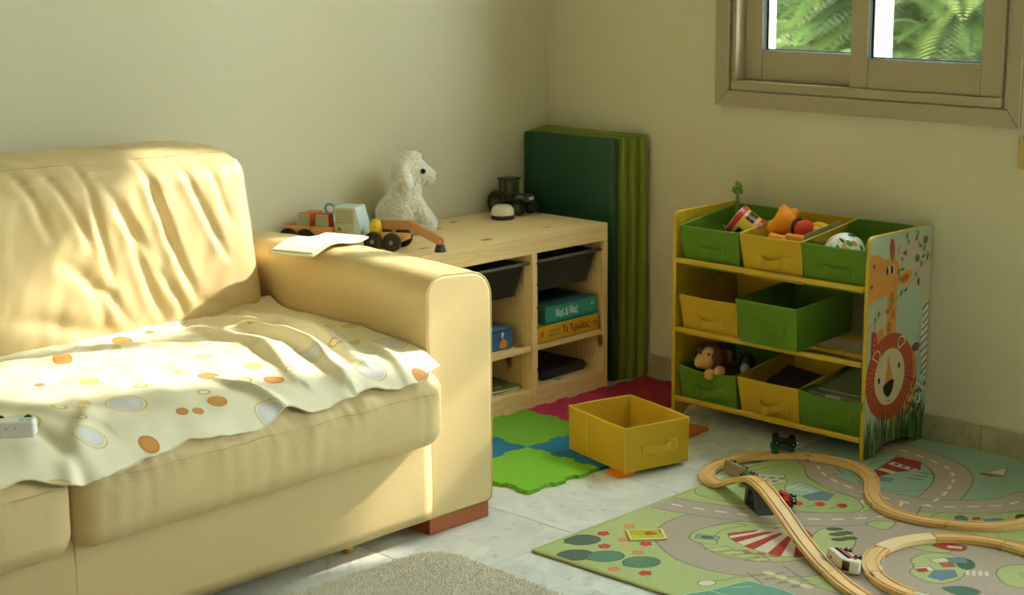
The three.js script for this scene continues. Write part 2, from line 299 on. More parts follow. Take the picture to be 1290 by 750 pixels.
    for (let i = 0; i < 60; i++) frond(o, V(rr(-0.5, 0.4), rr(5.3, 6.1), rr(-0.3, 0.4)), V(rr(-1, 1), rr(-0.5, 0.5), rr(-1, 1)).normalize(), rr(0.25, 0.45), 0.8, 18);
    leaves(o, '#5d8a2e', t);
  }
  tree('feathery green tree with drooping fronds just outside the window', -1.15, -4.7, 0.7, 1.15, 1.5, 3000, ['#4a6a2a', '#5c7a34', '#3a5826', '#80914a']);
  tree('larger feathery tree standing farther off before the pink house', -4.35, -8.2, 0.9, 1.5, 1.9, 2200, ['#4a6a2a', '#5c7a34', '#3a5826', '#80914a']);
}
// ---------------------------------------------------------------- folded gym mat in the corner
{
  const t = thing('folding_mat', 'tall folded green gym mat standing in the corner', 'gym mat', 0.013, 0, 0.014);
  const dark = M([0.010, 0.070, 0.032], 0.45, { bumpMap: rep(leatherBump, 3), bumpScale: 0.0005 }), lime = M([0.20, 0.26, 0.025], 0.45, { bumpMap: rep(leatherBump, 3), bumpScale: 0.0005 });
  const panel = (w, h, z0, z1, m) => mesh('panel', soft(w, h, z1 - z0, 0.009, 24, 30, 6, (p, n) => { p.z += n.z * 0.004 * Math.cos(p.x * 3.0 / w) * Math.cos(p.y * 3.0 / h) - 0.002 * Math.abs(n.z); p.y += 0.003 * noi(p.x * 9, z0 * 80, 1) * (p.y > 0 ? 1 : 0); p.x += 0.0025 * noi(p.y * 5, z0 * 90, 3) * (p.x > 0 ? 1 : 0); }), m, t, w / 2, h / 2, (z0 + z1) / 2);
  panel(0.385, 0.762, 0.090, 0.118, dark); panel(0.40, 0.766, 0.061, 0.0888, lime); panel(0.416, 0.770, 0.032, 0.0598, lime); panel(0.43, 0.772, 0.003, 0.0308, lime);
for (const y of [0.19, 0.57]) mesh('carry_strap', bx(0.381, 0.3865, y - 0.02, y + 0.02, 0.097, 0.112, 0.002), dark, t);
}
// ---------------------------------------------------------------- pine storage unit
const SU = { x0: 0.014, x1: 0.44, z0: 0.2, z1: 1.14, h: 0.52 };
{
  const t = thing('storage_unit', 'low pine storage unit with open cubbies between sofa and green mat', 'storage unit', 0, 0, 0);
  const pm = (g, grain) => muv(g, 1 / 0.7 * 0.7, 1, grain, rnd(), rnd());
  const groove = [0.12, 0.183, 0.245, 0.306, 0.375, 0.438];
  const upright = (name, z0, z1, sides) => {
    const parts = [], e = 0.003; const a = sides < 0 ? z0 : z0 + e, b = sides > 0 ? z1 : z1 - e;
    parts.push(bx(SU.x0 + 0.006, SU.x1, 0, SU.h - 0.053, sides === 1 ? z0 + e : a, sides === -1 ? z1 - e : b, 0.0008));
    let y = 0.001; for (const g of [...groove, SU.h - 0.049]) { const y1 = g - 0.004; if (sides >= 0) parts.push(bx(SU.x0 + 0.006, SU.x1, y, y1, z0, z0 + e + 0.0005, 0.0008)); if (sides <= 0) parts.push(bx(SU.x0 + 0.006, SU.x1, y, y1, z1 - e - 0.0005, z1, 0.0008)); y = g + 0.004; }
    mesh(name, pm(merge(parts), 'y'), pineY, t);
  };
  // sides: -1 grooves on the +z side, +1 on the -z side, 0 on both
  upright('side_panel', 0.200, 0.219, -1); upright('divider', 0.506, 0.528, 0); upright('divider', 0.815, 0.837, 0); upright('side_panel', 1.121, 1.140, 1);
  // top of glued planks
  let z = SU.x0; const pw = (SU.x1 - SU.x0) / 5;
  for (let i = 0; i < 5; i++) mesh('top_plank', pm(bx(z + 0.0001, z + pw - 0.0001, 0.4995, SU.h, SU.z0, SU.z1, 0.0015), 'z'), pine, t), z += pw;
  mesh('front_rail', pm(bx(SU.x1 - 0.019, SU.x1, 0.468, 0.4993, SU.z0 + 0.0005, SU.z1 - 0.0005, 0.0012), 'z'), pine, t);
  mesh('back_panel', pm(bx(SU.x0, SU.x0 + 0.005, 0.01, 0.498, SU.z0 + 0.001, SU.z1 - 0.001, 0), 'z'), pine, t);
  const cols = [[0.2195, 0.5055], [0.5285, 0.8145], [0.8375, 1.1205]];
  for (const [a, b] of cols) {
    mesh('bottom_board', pm(bx(SU.x0 + 0.006, SU.x1 - 0.001, 0.044, 0.060, a, b, 0.001), 'z'), pine, t);
    mesh('plinth_rail', pm(bx(SU.x1 - 0.02, SU.x1 - 0.0005, 0.0, 0.0435, a, b, 0.001), 'z'), pine, t);
    mesh('shelf', pm(bx(SU.x0 + 0.01, SU.x1 - 0.006, 0.176, 0.192, a, b, 0.001), 'z'), pine, t);
  }
}
// open tapered container: outer top and bottom sizes, wall thickness
function openBox(tw, td, bw, bd, h, t) {
  const P = [], I = [];
  const ring = (w, d, y) => { const b = P.length / 3; for (const [a, c] of [[-1, -1], [1, -1], [1, 1], [-1, 1]]) P.push(a * w / 2, y, c * d / 2); return b; };
  const quad = (a, b, c, d) => I.push(a, b, c, a, c, d);
  const r0 = ring(bw, bd, 0), r1 = ring(tw, td, h), r2 = ring(tw - 2 * t, td - 2 * t, h), r3 = ring(bw - 2 * t, bd - 2 * t, t);
  for (const [a, b] of [[r0, r1], [r1, r2], [r2, r3]]) for (let k = 0; k < 4; k++) { const n = (k + 1) % 4; quad(a + k, b + k, b + n, a + n); }
  quad(r0, r0 + 1, r0 + 2, r0 + 3); quad(r3 + 3, r3 + 2, r3 + 1, r3);
  const g = new THREE.BufferGeometry(); g.setAttribute('position', new THREE.Float32BufferAttribute(P, 3)); g.setIndex(I);
  const f = g.toNonIndexed(); f.computeVertexNormals(); return muv(f);
}
// grey plastic trays hanging in the top grooves
[[0.3625, 'dark grey plastic tray in the cubby above the two game boxes'], [0.6715, 'dark grey plastic tray in the cubby behind the sofa arm']].forEach(([z, l]) => {
  const t = thing('plastic_tray', l, 'tray', 0.235, 0.344, z);
  mesh('tub', openBox(0.37, 0.262, 0.335, 0.215, 0.098, 0.003), trayMat, t);
  mesh('rim', merge([bx(-0.2, 0.2, 0.094, 0.0985, -0.1415, -0.128, 0.001), bx(-0.2, 0.2, 0.094, 0.0985, 0.128, 0.1415, 0.001), bx(0.18, 0.2, 0.092, 0.1, -0.1415, 0.1415, 0.002), bx(-0.2, -0.18, 0.094, 0.0985, -0.1415, 0.1415, 0.001)]), M([0.10, 0.10, 0.09], 0.35), t);
});
for (const [x, y, z, c, l] of [[0.33, 0.349, 0.40, '#7f9aa0', 'grey blue toy brick inside the dark tray over the game boxes'], [0.32, 0.349, 0.33, '#c2b06a', 'mustard toy brick inside the dark tray over the game boxes'], [0.33, 0.349, 0.64, '#8a7f68', 'taupe toy brick inside the tray behind the sofa arm']])
  single('toy_brick', l, 'toy brick', merge([rbox(0.09, 0.04, 0.05, 0.003).translate(0, 0.02, 0), ...[-0.03, 0, 0.03].flatMap((a) => [-0.012, 0.012].map((b) => cyl(0.007, 0.007, 0.006, 12).translate(a, 0.043, b)))]), M(c, 0.5), x, y, z, 0, rr(-0.5, 0.5), 0);
// game boxes
function gameBox(name, label, cat, x0, x1, y0, h, z0, z1, turn, sideMat, draw, topMat, group) {
  const w = x1 - x0, d = z1 - z0, t = thing(name, label, cat, (x0 + x1) / 2, y0, (z0 + z1) / 2, turn, group);
  mesh('base_tray', bx(-w / 2 + 0.003, w / 2 - 0.003, 0, h * 0.35, -d / 2 + 0.003, d / 2 - 0.003, 0.001), sideMat, t);
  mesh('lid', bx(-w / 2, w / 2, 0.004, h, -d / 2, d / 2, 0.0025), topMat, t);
  const g = new THREE.PlaneGeometry(d - 0.005, h - 0.008).rotateY(Math.PI / 2).translate(w / 2 + 0.0003, h / 2 + 0.002, 0);
  mesh('printed_side', g, M('#ffffff', 0.45, { map: canvasTex(1024, 220, draw) }), t);
  return t;
}
const hand = (g, s, x, y, size, col, wob = 6) => { g.fillStyle = col; let cx = x; for (const [i, c] of [...s].entries()) { g.save(); g.translate(cx, y + Math.sin(i * 2.1) * wob); g.rotate(Math.sin(i * 1.7) * 0.10); g.font = 'bold ' + size + 'px sans-serif'; g.fillText(c, 0, 0); g.restore(); cx += g.measureText ? (g.font = 'bold ' + size + 'px sans-serif', g.measureText(c).width * 0.93) : size * 0.6; } };
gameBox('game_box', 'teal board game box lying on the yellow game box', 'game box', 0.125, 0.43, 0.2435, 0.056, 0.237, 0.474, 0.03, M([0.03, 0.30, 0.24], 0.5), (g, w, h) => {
  g.fillStyle = '#2d9a86'; g.fillRect(0, 0, w, h); g.save(); g.scale(0.86, 1.45); hand(g, 'Μας & Μας', 230, 108, 104, '#e8ecdc'); g.restore();
  g.strokeStyle = '#d9e6d8'; g.lineWidth = 5; g.beginPath(); g.moveTo(800, 160); g.bezierCurveTo(850, 172, 900, 166, 945, 150); g.stroke(); g.fillStyle = '#e6ebe0'; g.fillRect(912, 70, 26, 30); g.beginPath(); g.moveTo(905, 72); g.lineTo(925, 48); g.lineTo(945, 72); g.fill();
}, M([0.02, 0.09, 0.08], 0.5));  // dark lid, with the shadow lying over it put into its colour
gameBox('game_box', 'yellow board game box with dark red lettering under the teal box', 'game box', 0.10, 0.434, 0.1922, 0.051, 0.234, 0.499, 0, M([0.5, 0.34, 0.02], 0.5), (g, w, h) => {
  g.fillStyle = '#d9a61e'; g.fillRect(0, 0, w, h); g.save(); g.scale(1.0, 1.35); hand(g, 'Τι Τρώει;', 400, 116, 118, '#7c1c10', 5); g.restore();
  g.fillStyle = '#2f7f70'; g.font = 'bold 52px sans-serif'; g.fillText('παίζω &', 160, 98); g.fillText('μαθαίνω', 160, 160);
  for (const x of [62, 960]) { g.fillStyle = '#a62a1c'; g.beginPath(); g.moveTo(x, 50); g.lineTo(x + 34, 108); g.lineTo(x, 166); g.lineTo(x - 34, 108); g.closePath(); g.fill(); g.strokeStyle = '#e8bc50'; g.lineWidth = 5; g.beginPath(); g.moveTo(x, 78); g.lineTo(x + 15, 108); g.lineTo(x, 138); g.lineTo(x - 15, 108); g.closePath(); g.stroke(); }
}, M([0.55, 0.36, 0.02], 0.5));
{
  const t = thing('carrying_case', 'dark navy flat case on the bottom board under the game boxes', 'case', 0.24, 0.0602, 0.343, 0.05);
  mesh('shell', rbox(0.30, 0.032, 0.205, 0.012, 3).translate(0, 0.016, 0), M([0.012, 0.02, 0.045], 0.45), t); mesh('seam_band', rbox(0.303, 0.004, 0.208, 0.002).translate(0, 0.016, 0), M([0.01, 0.014, 0.03], 0.4), t);
  gameBox('picture_box', 'blue box with an orange flame shaped picture in the middle cubby', 'box', 0.18, 0.405, 0.1922, 0.064, 0.573, 0.76, -0.06, M([0.05, 0.12, 0.24], 0.5), (g, w, h) => {
    g.fillStyle = '#35688f'; g.fillRect(0, 0, w, h); g.fillStyle = '#e08a3a'; g.beginPath(); g.moveTo(760, 215); g.bezierCurveTo(700, 130, 830, 150, 800, 70); g.bezierCurveTo(850, 100, 840, 130, 870, 120); g.bezierCurveTo(930, 150, 930, 190, 880, 215); g.fill(); g.fillStyle = '#f3e3c4'; g.beginPath(); g.ellipse(815, 60, 26, 34, 0.4, 0, 7); g.fill(); g.fillStyle = '#234e78'; g.fillRect(0, 0, w, 24);
  }, M([0.06, 0.14, 0.26], 0.5));
  const mg = (c, dy, turn, l) => { const b = thing('magazine', l, 'magazine', 0.29, 0.0602 + dy, 0.66, turn, 'magazines in the bottom cubby'); mesh('cover', rbox(0.24, 0.004, 0.225, 0.001).translate(0, 0.0075, 0), M('#fff', 0.4, { map: canvasTex(256, 256, (g) => { g.fillStyle = c; g.fillRect(0, 0, 256, 256); for (let i = 0; i < 60; i++) { g.fillStyle = ['#3a4f22', '#8a9a50', '#cdbb82', '#5a3d20', '#20301a'][i % 5]; g.beginPath(); g.ellipse(rnd() * 256, rnd() * 256, 4 + rnd() * 22, 3 + rnd() * 9, rnd() * 3, 0, 7); g.fill(); } }) }), b); mesh('pages', bx(-0.118, 0.118, 0, 0.0055, -0.111, 0.111, 0), offWhite, b); };
  mg('#6f8a3a', 0, 0.02, 'green covered magazine lying in the bottom cubby behind the sofa arm'); mg('#51652c', 0.0098, -0.08, 'mottled green magazine lying on top of another in the bottom cubby');
}
// ---------------------------------------------------------------- sofa
const sofaT = { seatTop: 0.438 };
{
  const t = thing('sofa', 'cream leather two seat sofa with square arms along the wall', 'sofa', 0, 0, 0);
  const zA = 1.469, zS = 2.42, zE = 3.365;
  // plinth, front rail and frame
  mesh('base', soft(0.97, 0.225, zE - zA + 0.004, 0.010, 10, 8, 60, (p, n) => { if (n.x > 0.3) p.x += 0.004 * Math.cos(p.y * 9) + 0.002 * noi(p.z * 6, p.y * 9, 1); if (p.y < -0.09 && n.x > 0.2) p.y -= 0.010 * smooth(0.1, 0.9, p.z + 0.9) * 0.5 + 0.004 * noi(p.z * 4, 1, 1); }), leather, t, 0.550, 0.1545, (zA + zE) / 2);
  mesh('back_frame', soft(0.20, 0.70, zE - zA - 0.06, 0.03, 8, 16, 40, null), leather, t, 0.116, 0.46, (zA + zE) / 2);
  mesh('base_seam', bx(1.033, 1.0402, 0.05, 0.25, 2.396, 2.3985, 0), seamMat, t);
  // arms
  const arm = (zc, dir) => {
    const w = 0.203, h = 0.572, ri = 0.045, ro = 0.062, s = new THREE.Shape();
    s.moveTo(-w / 2 + 0.012, 0); s.lineTo(w / 2 - 0.004, 0); s.quadraticCurveTo(w / 2, 0, w / 2, 0.006); s.lineTo(w / 2 + 0.002, h - ri); s.bezierCurveTo(w / 2 + 0.002, h - ri * 0.45, w / 2 - ri * 0.5, h, w / 2 - ri - 0.008, h + 0.001);
    s.lineTo(-w / 2 + ro + 0.01, h - 0.004); s.bezierCurveTo(-w / 2 + ro * 0.45, h - 0.006, -w / 2, h - ro * 0.5, -w / 2 - 0.001, h - ro - 0.012); s.lineTo(-w / 2 + 0.002, 0.014); s.quadraticCurveTo(-w / 2 + 0.002, 0, -w / 2 + 0.012, 0);
    const o = new THREE.Group(); o.name = 'arm'; o.position.set(0, 0.043, zc); t.add(o);
    const pts = s.getSpacedPoints(150), L = 1.012, N = 60, P = [], UV = [], I = [];
    for (let j = 0; j <= N; j++) { const x = 0.014 + L * j / N;
      for (const [i, q] of pts.entries()) {
        let z = q.x * dir, y = q.y; const f = q.y / h;
        const wr = 0.0035 * smooth(0.55, 0.8, f) * noi(x * 17 + 3 * q.y, q.y * 4, 2) + 0.0022 * smooth(0.3, 0.9, f) * noi(x * 42, q.y * 6 - x * 9, 7);
        y += f > 0.8 ? 0.014 * Math.sin(Math.PI * clamp((x - 0.15) / 0.9, 0, 1)) * smooth(0.8, 1, f) + wr * 0.6 : 0;
        z += (q.x > 0 ? 1 : -1) * dir * (wr + 0.004 * Math.sin(Math.PI * f) * (x < 1.0 ? 1 : 0.3));
        P.push(x, y, z); UV.push(x, i * 0.011); } }
    const n = pts.length; for (let j = 0; j < N; j++) for (let i = 0; i < n - 1; i++) { const a = j * n + i, b = a + 1, c = a + n, d = c + 1; dir > 0 ? I.push(a, c, b, b, c, d) : I.push(a, b, c, b, d, c); }
    const g = new THREE.BufferGeometry(); g.setAttribute('position', new THREE.Float32BufferAttribute(P, 3)); g.setAttribute('uv', new THREE.Float32BufferAttribute(UV, 2)); g.setIndex(I); g.computeVertexNormals();
    mesh('arm_cover', g, leather, o);
    const fs = new THREE.Shape(pts.map((q) => new THREE.Vector2(q.x * dir, q.y)));
    const fg = new THREE.ExtrudeGeometry(fs, { depth: 0.002, bevelEnabled: true, bevelSize: 0.009, bevelOffset: -0.009, bevelThickness: 0.008, bevelSegments: 4 });
    fg.rotateY(Math.PI / 2);   // shape x -> -z
    const fm = mesh('front_panel', muv(fg), leather, o, 1.018, 0, 0); fm.scale.z = -1;
    const seam = pts.filter((q) => q.y > 0.02).map((q) => V(1.0255, q.y * 0.9985 + 0.0005, q.x * dir * 1.0));
    mesh('piping', new THREE.TubeGeometry(new THREE.CatmullRomCurve3(seam), 260, 0.0018, 6), seamMat, o);
    const bk = mesh('rear_panel', muv(new THREE.ShapeGeometry(fs).rotateY(Math.PI / 2)), leather, o, 0.0142, 0, 0); bk.scale.z = -1;
  };
  arm(1.3665, 1); arm(zE + 0.104, -1);
  // seat cushions
  const seatFn = (zoff) => (p, n) => {
    const wx = p.x / 0.405, wz = p.z / 0.47;
    if (p.y > 0) p.y += smooth(0, 0.09, p.y) * (0.016 * (1 - wx * wx) * (1 - wz ** 4) - 0.018 * smooth(0.25, 0.42, p.x));
    if (n.x > 0.2) { p.x += 0.010 * (1 - (p.y / 0.1) ** 2) * (1 - wz ** 6);
      const gath = smooth(0.045, 0.065, p.y) - smooth(0.075, 0.10, p.y);
      p.x += n.x * (0.0075 * noi((p.z + zoff) * 34, p.y * 3, 1) * (0.35 + gath) + 0.010 * noi((p.z + zoff) * 11 + p.y * 6, p.y * 7, 4) * smooth(-0.09, 0.05, p.y) + 0.005 * noi((p.z + zoff) * 55 - p.y * 20, p.y * 4, 9) * smooth(0.0, 0.06, p.y));
      }
    p.y += 0.003 * noi(p.z * 5 + zoff, p.x * 5, 3);
    if (p.y < -0.05) p.y -= 0.006 * Math.sin((p.z + zoff) * 3) ;
  };
  const seat = (z0, z1) => {
    const d = z1 - z0, zc = (z0 + z1) / 2, fn = seatFn(zc), o = mesh('seat_cushion', soft(0.81, 0.2, d, 0.05, 40, 44, 150, fn), leather, t, 0.70, 0.333, zc);
    for (const y of [0.0535]) { const pts = []; for (let k = 0; k <= 120; k++) { const p = V(0.405, y, -d / 2 + 0.02 + (d - 0.04) * k / 120), n = V(1, 0, 0); if (k < 5) p.x -= 0.006 * (5 - k) * 0.4; fn(p, n); p.x += 0.0012; pts.push(p); }
      mesh('stitch_line', new THREE.TubeGeometry(new THREE.CatmullRomCurve3(pts), 240, 0.0011, 5), seamMat, o); }
  };
  seat(1.474, zS - 0.001); seat(zS + 0.001, zE - 0.004);
  // back cushions
  const creases = [[[0.875, 1.955], [0.79, 1.952], [0.70, 1.942], [0.61, 1.93], 0.010, 0.016], [[0.875, 1.79], [0.78, 1.785], [0.675, 1.76], [0.545, 1.715], 0.017, 0.018], [[0.868, 1.70], [0.78, 1.675], [0.677, 1.631], [0.62, 1.61], 0.010, 0.016], [[0.764, 1.874], [0.63, 1.851], [0.56, 1.83], [0.489, 1.805], 0.010, 0.02], [[0.866, 2.052], [0.80, 2.02], [0.741, 1.99], [0.69, 1.975], 0.011, 0.018], [[0.874, 2.129], [0.83, 2.105], [0.78, 2.087], [0.72, 2.07], 0.010, 0.018], [[0.825, 1.916], [0.76, 1.885], [0.706, 1.856], [0.66, 1.83], 0.010, 0.02], [[0.60, 1.98], [0.57, 1.94], [0.53, 1.92], [0.50, 1.90], 0.009, 0.02], [[0.66, 2.05], [0.62, 2.0], [0.56, 1.97], [0.51, 1.96], 0.008, 0.025], [[0.60, 1.80], [0.55, 1.77], [0.52, 1.755], [0.49, 1.75], 0.008, 0.016], [[0.85, 1.62], [0.8, 1.61], [0.74, 1.595], [0.7, 1.58], 0.006, 0.018], [[0.55, 2.2], [0.53, 2.1], [0.5, 2.02], [0.49, 1.95], 0.010, 0.03], [[0.52, 1.7], [0.505, 1.66], [0.495, 1.6], [0.49, 1.56], 0.008, 0.02]];
  const backFn = (zc, yc) => (p, n) => {
    const Y = p.y + yc, Z = p.z + zc, zz = zc < 2.4 ? Z : 3.9 - Z + 0.5;
    if (n.x > 0.25) {
      let dx = 0.012 * (1 - (p.y / 0.24) ** 2) * (1 - (p.z / 0.47) ** 4);
      for (const c of creases) { const dep = c[4] * 0.72, w = c[5] * 0.72; let best = 1e9, sd = 0, ft = 0;
        for (let k = 0; k < 3; k++) { const [y0, z0] = c[k], [y1, z1] = c[k + 1], ux = y1 - y0, uz = z1 - z0, l2 = ux * ux + uz * uz, tt = clamp(((Y - y0) * ux + (zz - z0) * uz) / l2, 0, 1), ex = Y - y0 - ux * tt, ez = zz - z0 - uz * tt, d = Math.hypot(ex, ez); if (d < best) { best = d; sd = Math.sign(ez) ; ft = (k + tt) / 3; } }
        const tp = Math.sin(Math.PI * clamp(0.08 + 0.86 * ft, 0, 1)) ** 0.6; dx -= dep * tp * Math.exp(-((best / w) ** 2)); if (sd > 0) dx += 0.5 * dep * tp * Math.exp(-(((best - w * 1.7) / (w * 1.3)) ** 2)); else dx += 0.3 * dep * tp * Math.exp(-(((best - w * 1.8) / (w * 1.6)) ** 2)); }
      dx += 0.007 * noi(zz * 9 + Y * 4, Y * 6, 3) + 0.003 * noi(zz * 24 + Y * 9, Y * 12, 6);
      p.x += dx * n.x;
    }
    if (n.y > 0.4) p.y += 0.004 * noi(zz * 16, p.x * 9, 5) + 0.012 * (smooth(1.45, 2.1, Z) - 0.5);
    p.x -= (Y - 0.6) * 0.17 + 0.06 * smooth(0.8, 0.9, Y);
  };
  const back = (z0, z1) => {
    const d = z1 - z0, zc = (z0 + z1) / 2, yc = 0.652, fn = backFn(zc, yc), o = mesh('back_cushion', soft(0.26, 0.445, d, 0.06, 24, 100, 190, fn), leather, t, 0.325, yc, zc);
    const pts = []; for (let k = 0; k <= 150; k++) { const a = 0.85, p = V(0.13 - 0.06 + 0.06 * Math.cos(a), 0.2225 - 0.06 + 0.06 * Math.sin(a), -d / 2 + 0.03 + (d - 0.06) * k / 150), n = V(Math.cos(a), Math.sin(a), 0); fn(p, n); p.addScaledVector(n, 0.0004); pts.push(p); }
    mesh('seam', new THREE.TubeGeometry(new THREE.CatmullRomCurve3(pts), 300, 0.0013, 5), seamMat, o);
    const side = []; for (let k = 0; k <= 60; k++) { const a = 0.8, p = V(0.07 + 0.06 * Math.cos(a), 0.16 - 0.30 * k / 60, -d / 2 + 0.06 - 0.06 * Math.sin(a)), n = V(Math.cos(a), 0, -Math.sin(a)); fn(p, n); p.addScaledVector(n, 0.0004); side.push(p); }
    mesh('seam', new THREE.TubeGeometry(new THREE.CatmullRomCurve3(side), 120, 0.0013, 5), seamMat, o);
  };
  back(1.490, zS - 0.001); back(zS + 0.001, zE - 0.02);
  // wooden feet
  for (const [x, z] of [[0.938, 1.3675], [0.10, 1.3675], [0.938, zE + 0.10], [0.10, zE + 0.10]]) mesh('foot', muv(rbox(0.16, 0.0425, 0.191, 0.002)), footMat, t, x, 0.02125, z);
}
// dotted cotton cover thrown over the seat
{
  const tex = canvasTex(1024, 1024, (g) => {
    g.fillStyle = '#f4ebc6'; g.fillRect(0, 0, 1024, 1024);
    for (let i = 0; i < 900; i++) { g.globalAlpha = 0.05; g.fillStyle = i % 2 ? '#ffffff' : '#d8c88a'; g.fillRect(rnd() * 1024, rnd() * 1024, 2 + rnd() * 80, 1.5); } g.globalAlpha = 1;
    const put = []; const s = 1024 / 0.7;
    const kinds = [['w', 0.031, 5], ['o', 0.024, 6], ['r', 0.016, 6], ['y', 0.020, 6], ['o', 0.012, 7], ['r', 0.011, 7], ['y', 0.012, 5]];
    for (const [k, r, n] of kinds) for (let i = 0, tries = 0; i < n && tries < 400; tries++) {
      const x = rnd() * 0.7, y = rnd() * 0.7, R = r * rr(0.85, 1.15); if (put.some(([a, b, q]) => { const dx = Math.min(Math.abs(a - x), 0.7 - Math.abs(a - x)), dy = Math.min(Math.abs(b - y), 0.7 - Math.abs(b - y)); return Math.hypot(dx, dy) < q + R + 0.006; })) continue;
      put.push([x, y, R]); i++;
      for (const ox of [-0.7, 0, 0.7]) for (const oy of [-0.7, 0, 0.7]) { const X = (x + ox) * s, Y = (y + oy) * s, q = R * s; const disc = (c, q) => { g.fillStyle = c; g.beginPath(); g.arc(X, Y, q, 0, 7); g.fill(); };
        if (k === 'w') { disc('#e3cd84', q * 1.18); disc('#f3e9bd', q * 1.06); disc('#d9d6cc', q * 0.95); disc('#e2dfd6', q * 0.8); }
        if (k === 'o') { disc('#cf8a3e', q); disc('#d99950', q * 0.8); }
        if (k === 'y') disc('#e8cf7c', q);
        if (k === 'r') { disc('#dfc06c', q); disc('#f5eecb', q * 0.62); } }
    }
  });
  tex.wrapS = tex.wrapT = THREE.RepeatWrapping; tex.repeat.set(1 / 0.7, 1 / 0.7);
  const clothM = M('#ffffff', 0.85, { map: tex, side: THREE.DoubleSide, bumpMap: rep(weaveBump, 7), bumpScale: 0.0004 });
  const prof = new THREE.CatmullRomCurve3([[0.452, 0.488], [0.50, 0.468], [0.6, 0.464], [0.75, 0.464], [0.88, 0.459], [0.97, 0.449], [1.04, 0.432], [1.09, 0.402], [1.116, 0.365], [1.124, 0.33]].map(([x, y]) => V(x, y, 0)));
  const P0 = prof.getSpacedPoints(400), LEN = prof.getLength();
  const hem = [[1.48, 0.415], [1.507, 0.411], [1.555, 0.395], [1.628, 0.394], [1.7, 0.405], [1.777, 0.398], [1.857, 0.39], [1.921, 0.407], [2.007, 0.386], [2.135, 0.392], [2.166, 0.398], [2.231, 0.388], [2.427, 0.372], [2.541, 0.399], [2.575, 0.395], [3.0, 0.38]];
  const hemAt = (z) => { let k = 0; while (k < hem.length - 2 && hem[k + 1][0] < z) k++; const [a, b] = hem[k], [c, d] = hem[k + 1]; return b + (d - b) * smooth(0, 1, clamp((z - a) / (c - a), 0, 1)); };
  const ridges = [[[0.52, 1.60], [0.78, 1.60], [1.00, 1.655], 0.020, 0.028], [[0.62, 1.68], [0.86, 1.68], [1.06, 1.745], 0.022, 0.026], [[0.56, 1.78], [0.80, 1.76], [1.02, 1.84], 0.016, 0.03], [[0.50, 1.70], [0.56, 1.66], [0.66, 1.62], 0.016, 0.02], [[0.52, 2.06], [0.64, 1.93], [0.74, 1.80], 0.010, 0.03], [[0.50, 2.35], [0.60, 2.15], [0.66, 1.98], 0.009, 0.03], [[0.95, 2.30], [1.05, 2.39], [1.12, 2.46], 0.012, 0.03], [[0.93, 1.98], [1.02, 1.95], [1.10, 1.93], 0.012, 0.018], [[0.90, 1.56], [1.0, 1.57], [1.1, 1.60], 0.010, 0.02], [[0.6, 2.5], [0.8, 2.42], [1.0, 2.30], 0.008, 0.04]];
  const N = 260, K = 120, z0 = 1.4785, z1 = 2.95, P = [], UV = [], I = [];
  for (let i = 0; i <= N; i++) { const z = z0 + (z1 - z0) * i / N, hy = hemAt(z) + 0.004 * noi(z * 30, 1, 2); let e = 400; while (e > 250 && P0[e].y < hy) e--;
    for (let j = 0; j <= K; j++) {
      const f = j / K * e, a = Math.floor(f), q = P0[Math.min(a, 399)], q2 = P0[Math.min(a + 1, 400)], x0 = q.x + (q2.x - q.x) * (f - a), y0 = q.y + (q2.y - q.y) * (f - a);
      const tx = q2.x - q.x, ty = q2.y - q.y, tl = Math.hypot(tx, ty), nx = -ty / tl, ny = tx / tl;
      let d = 0.004 + 0.007 * Math.max(-0.4, noi(x0 * 7 + z * 2, z * 5, 2)) + 0.004 * noi(x0 * 16 - z * 9, z * 14, 5);
      for (const r of ridges) { let best = 1e9, sd = 0, ft = 0; for (let k = 0; k < 2; k++) { const [ax, az] = r[k], [cx, cz] = r[k + 1], ux = cx - ax, uz = cz - az, tt = clamp(((x0 - ax) * ux + (z - az) * uz) / (ux * ux + uz * uz), 0, 1), ex = x0 - ax - ux * tt, ez = z - az - uz * tt, l = Math.hypot(ex, ez); if (l < best) { best = l; sd = ez; ft = (k + tt) / 2; } }
        const w = sd > 0 ? r[4] * 0.55 : r[4]; d += 1.35 * r[3] * (0.35 + 0.65 * Math.sin(Math.PI * (0.1 + 0.85 * ft))) * Math.exp(-((best / w) ** 2)); }
      d += 0.009 * Math.exp(-(((j - K) / 4) ** 2)) * Math.max(0, noi(z * 14, 4, 4)); 
      const dip = -0.013 * Math.exp(-(((z - 2.42) / 0.02) ** 2)) * smooth(0.85, 1.08, x0);
      d = Math.max(0.002, d + 0.004) + dip + 0.007 * smooth(0.98, 1.09, x0);
      P.push(x0 + nx * d, y0 + ny * d, z + 0.004 * noi(x0 * 10, z * 4, 8) * (i ? 1 : 0.2)); UV.push(z, f / 400 * LEN);
    } }
  for (let i = 0; i < N; i++) for (let j = 0; j < K; j++) { const a = i * (K + 1) + j, b = a + 1, c = a + K + 1, dd = c + 1; I.push(a, c, b, b, c, dd); }
  const g = new THREE.BufferGeometry(); g.setAttribute('position', new THREE.Float32BufferAttribute(P, 3)); g.setAttribute('uv', new THREE.Float32BufferAttribute(UV, 2)); g.setIndex(I); g.computeVertexNormals();
  const o = thing('seat_cover', 'crumpled cream cotton cover with orange and white dots over the sofa seat', 'cover');
  mesh('cloth', g, clothM, o);
  // rolled hem at the front edge
  const hp = []; for (let i = 0; i <= N; i += 2) { const k = (i * (K + 1) + K) * 3; hp.push(V(P[k], P[k + 1], P[k + 2])); }
  mesh('hem', new THREE.TubeGeometry(new THREE.CatmullRomCurve3(hp), 320, 0.0022, 6), M([0.82, 0.74, 0.48], 0.85), o);
}
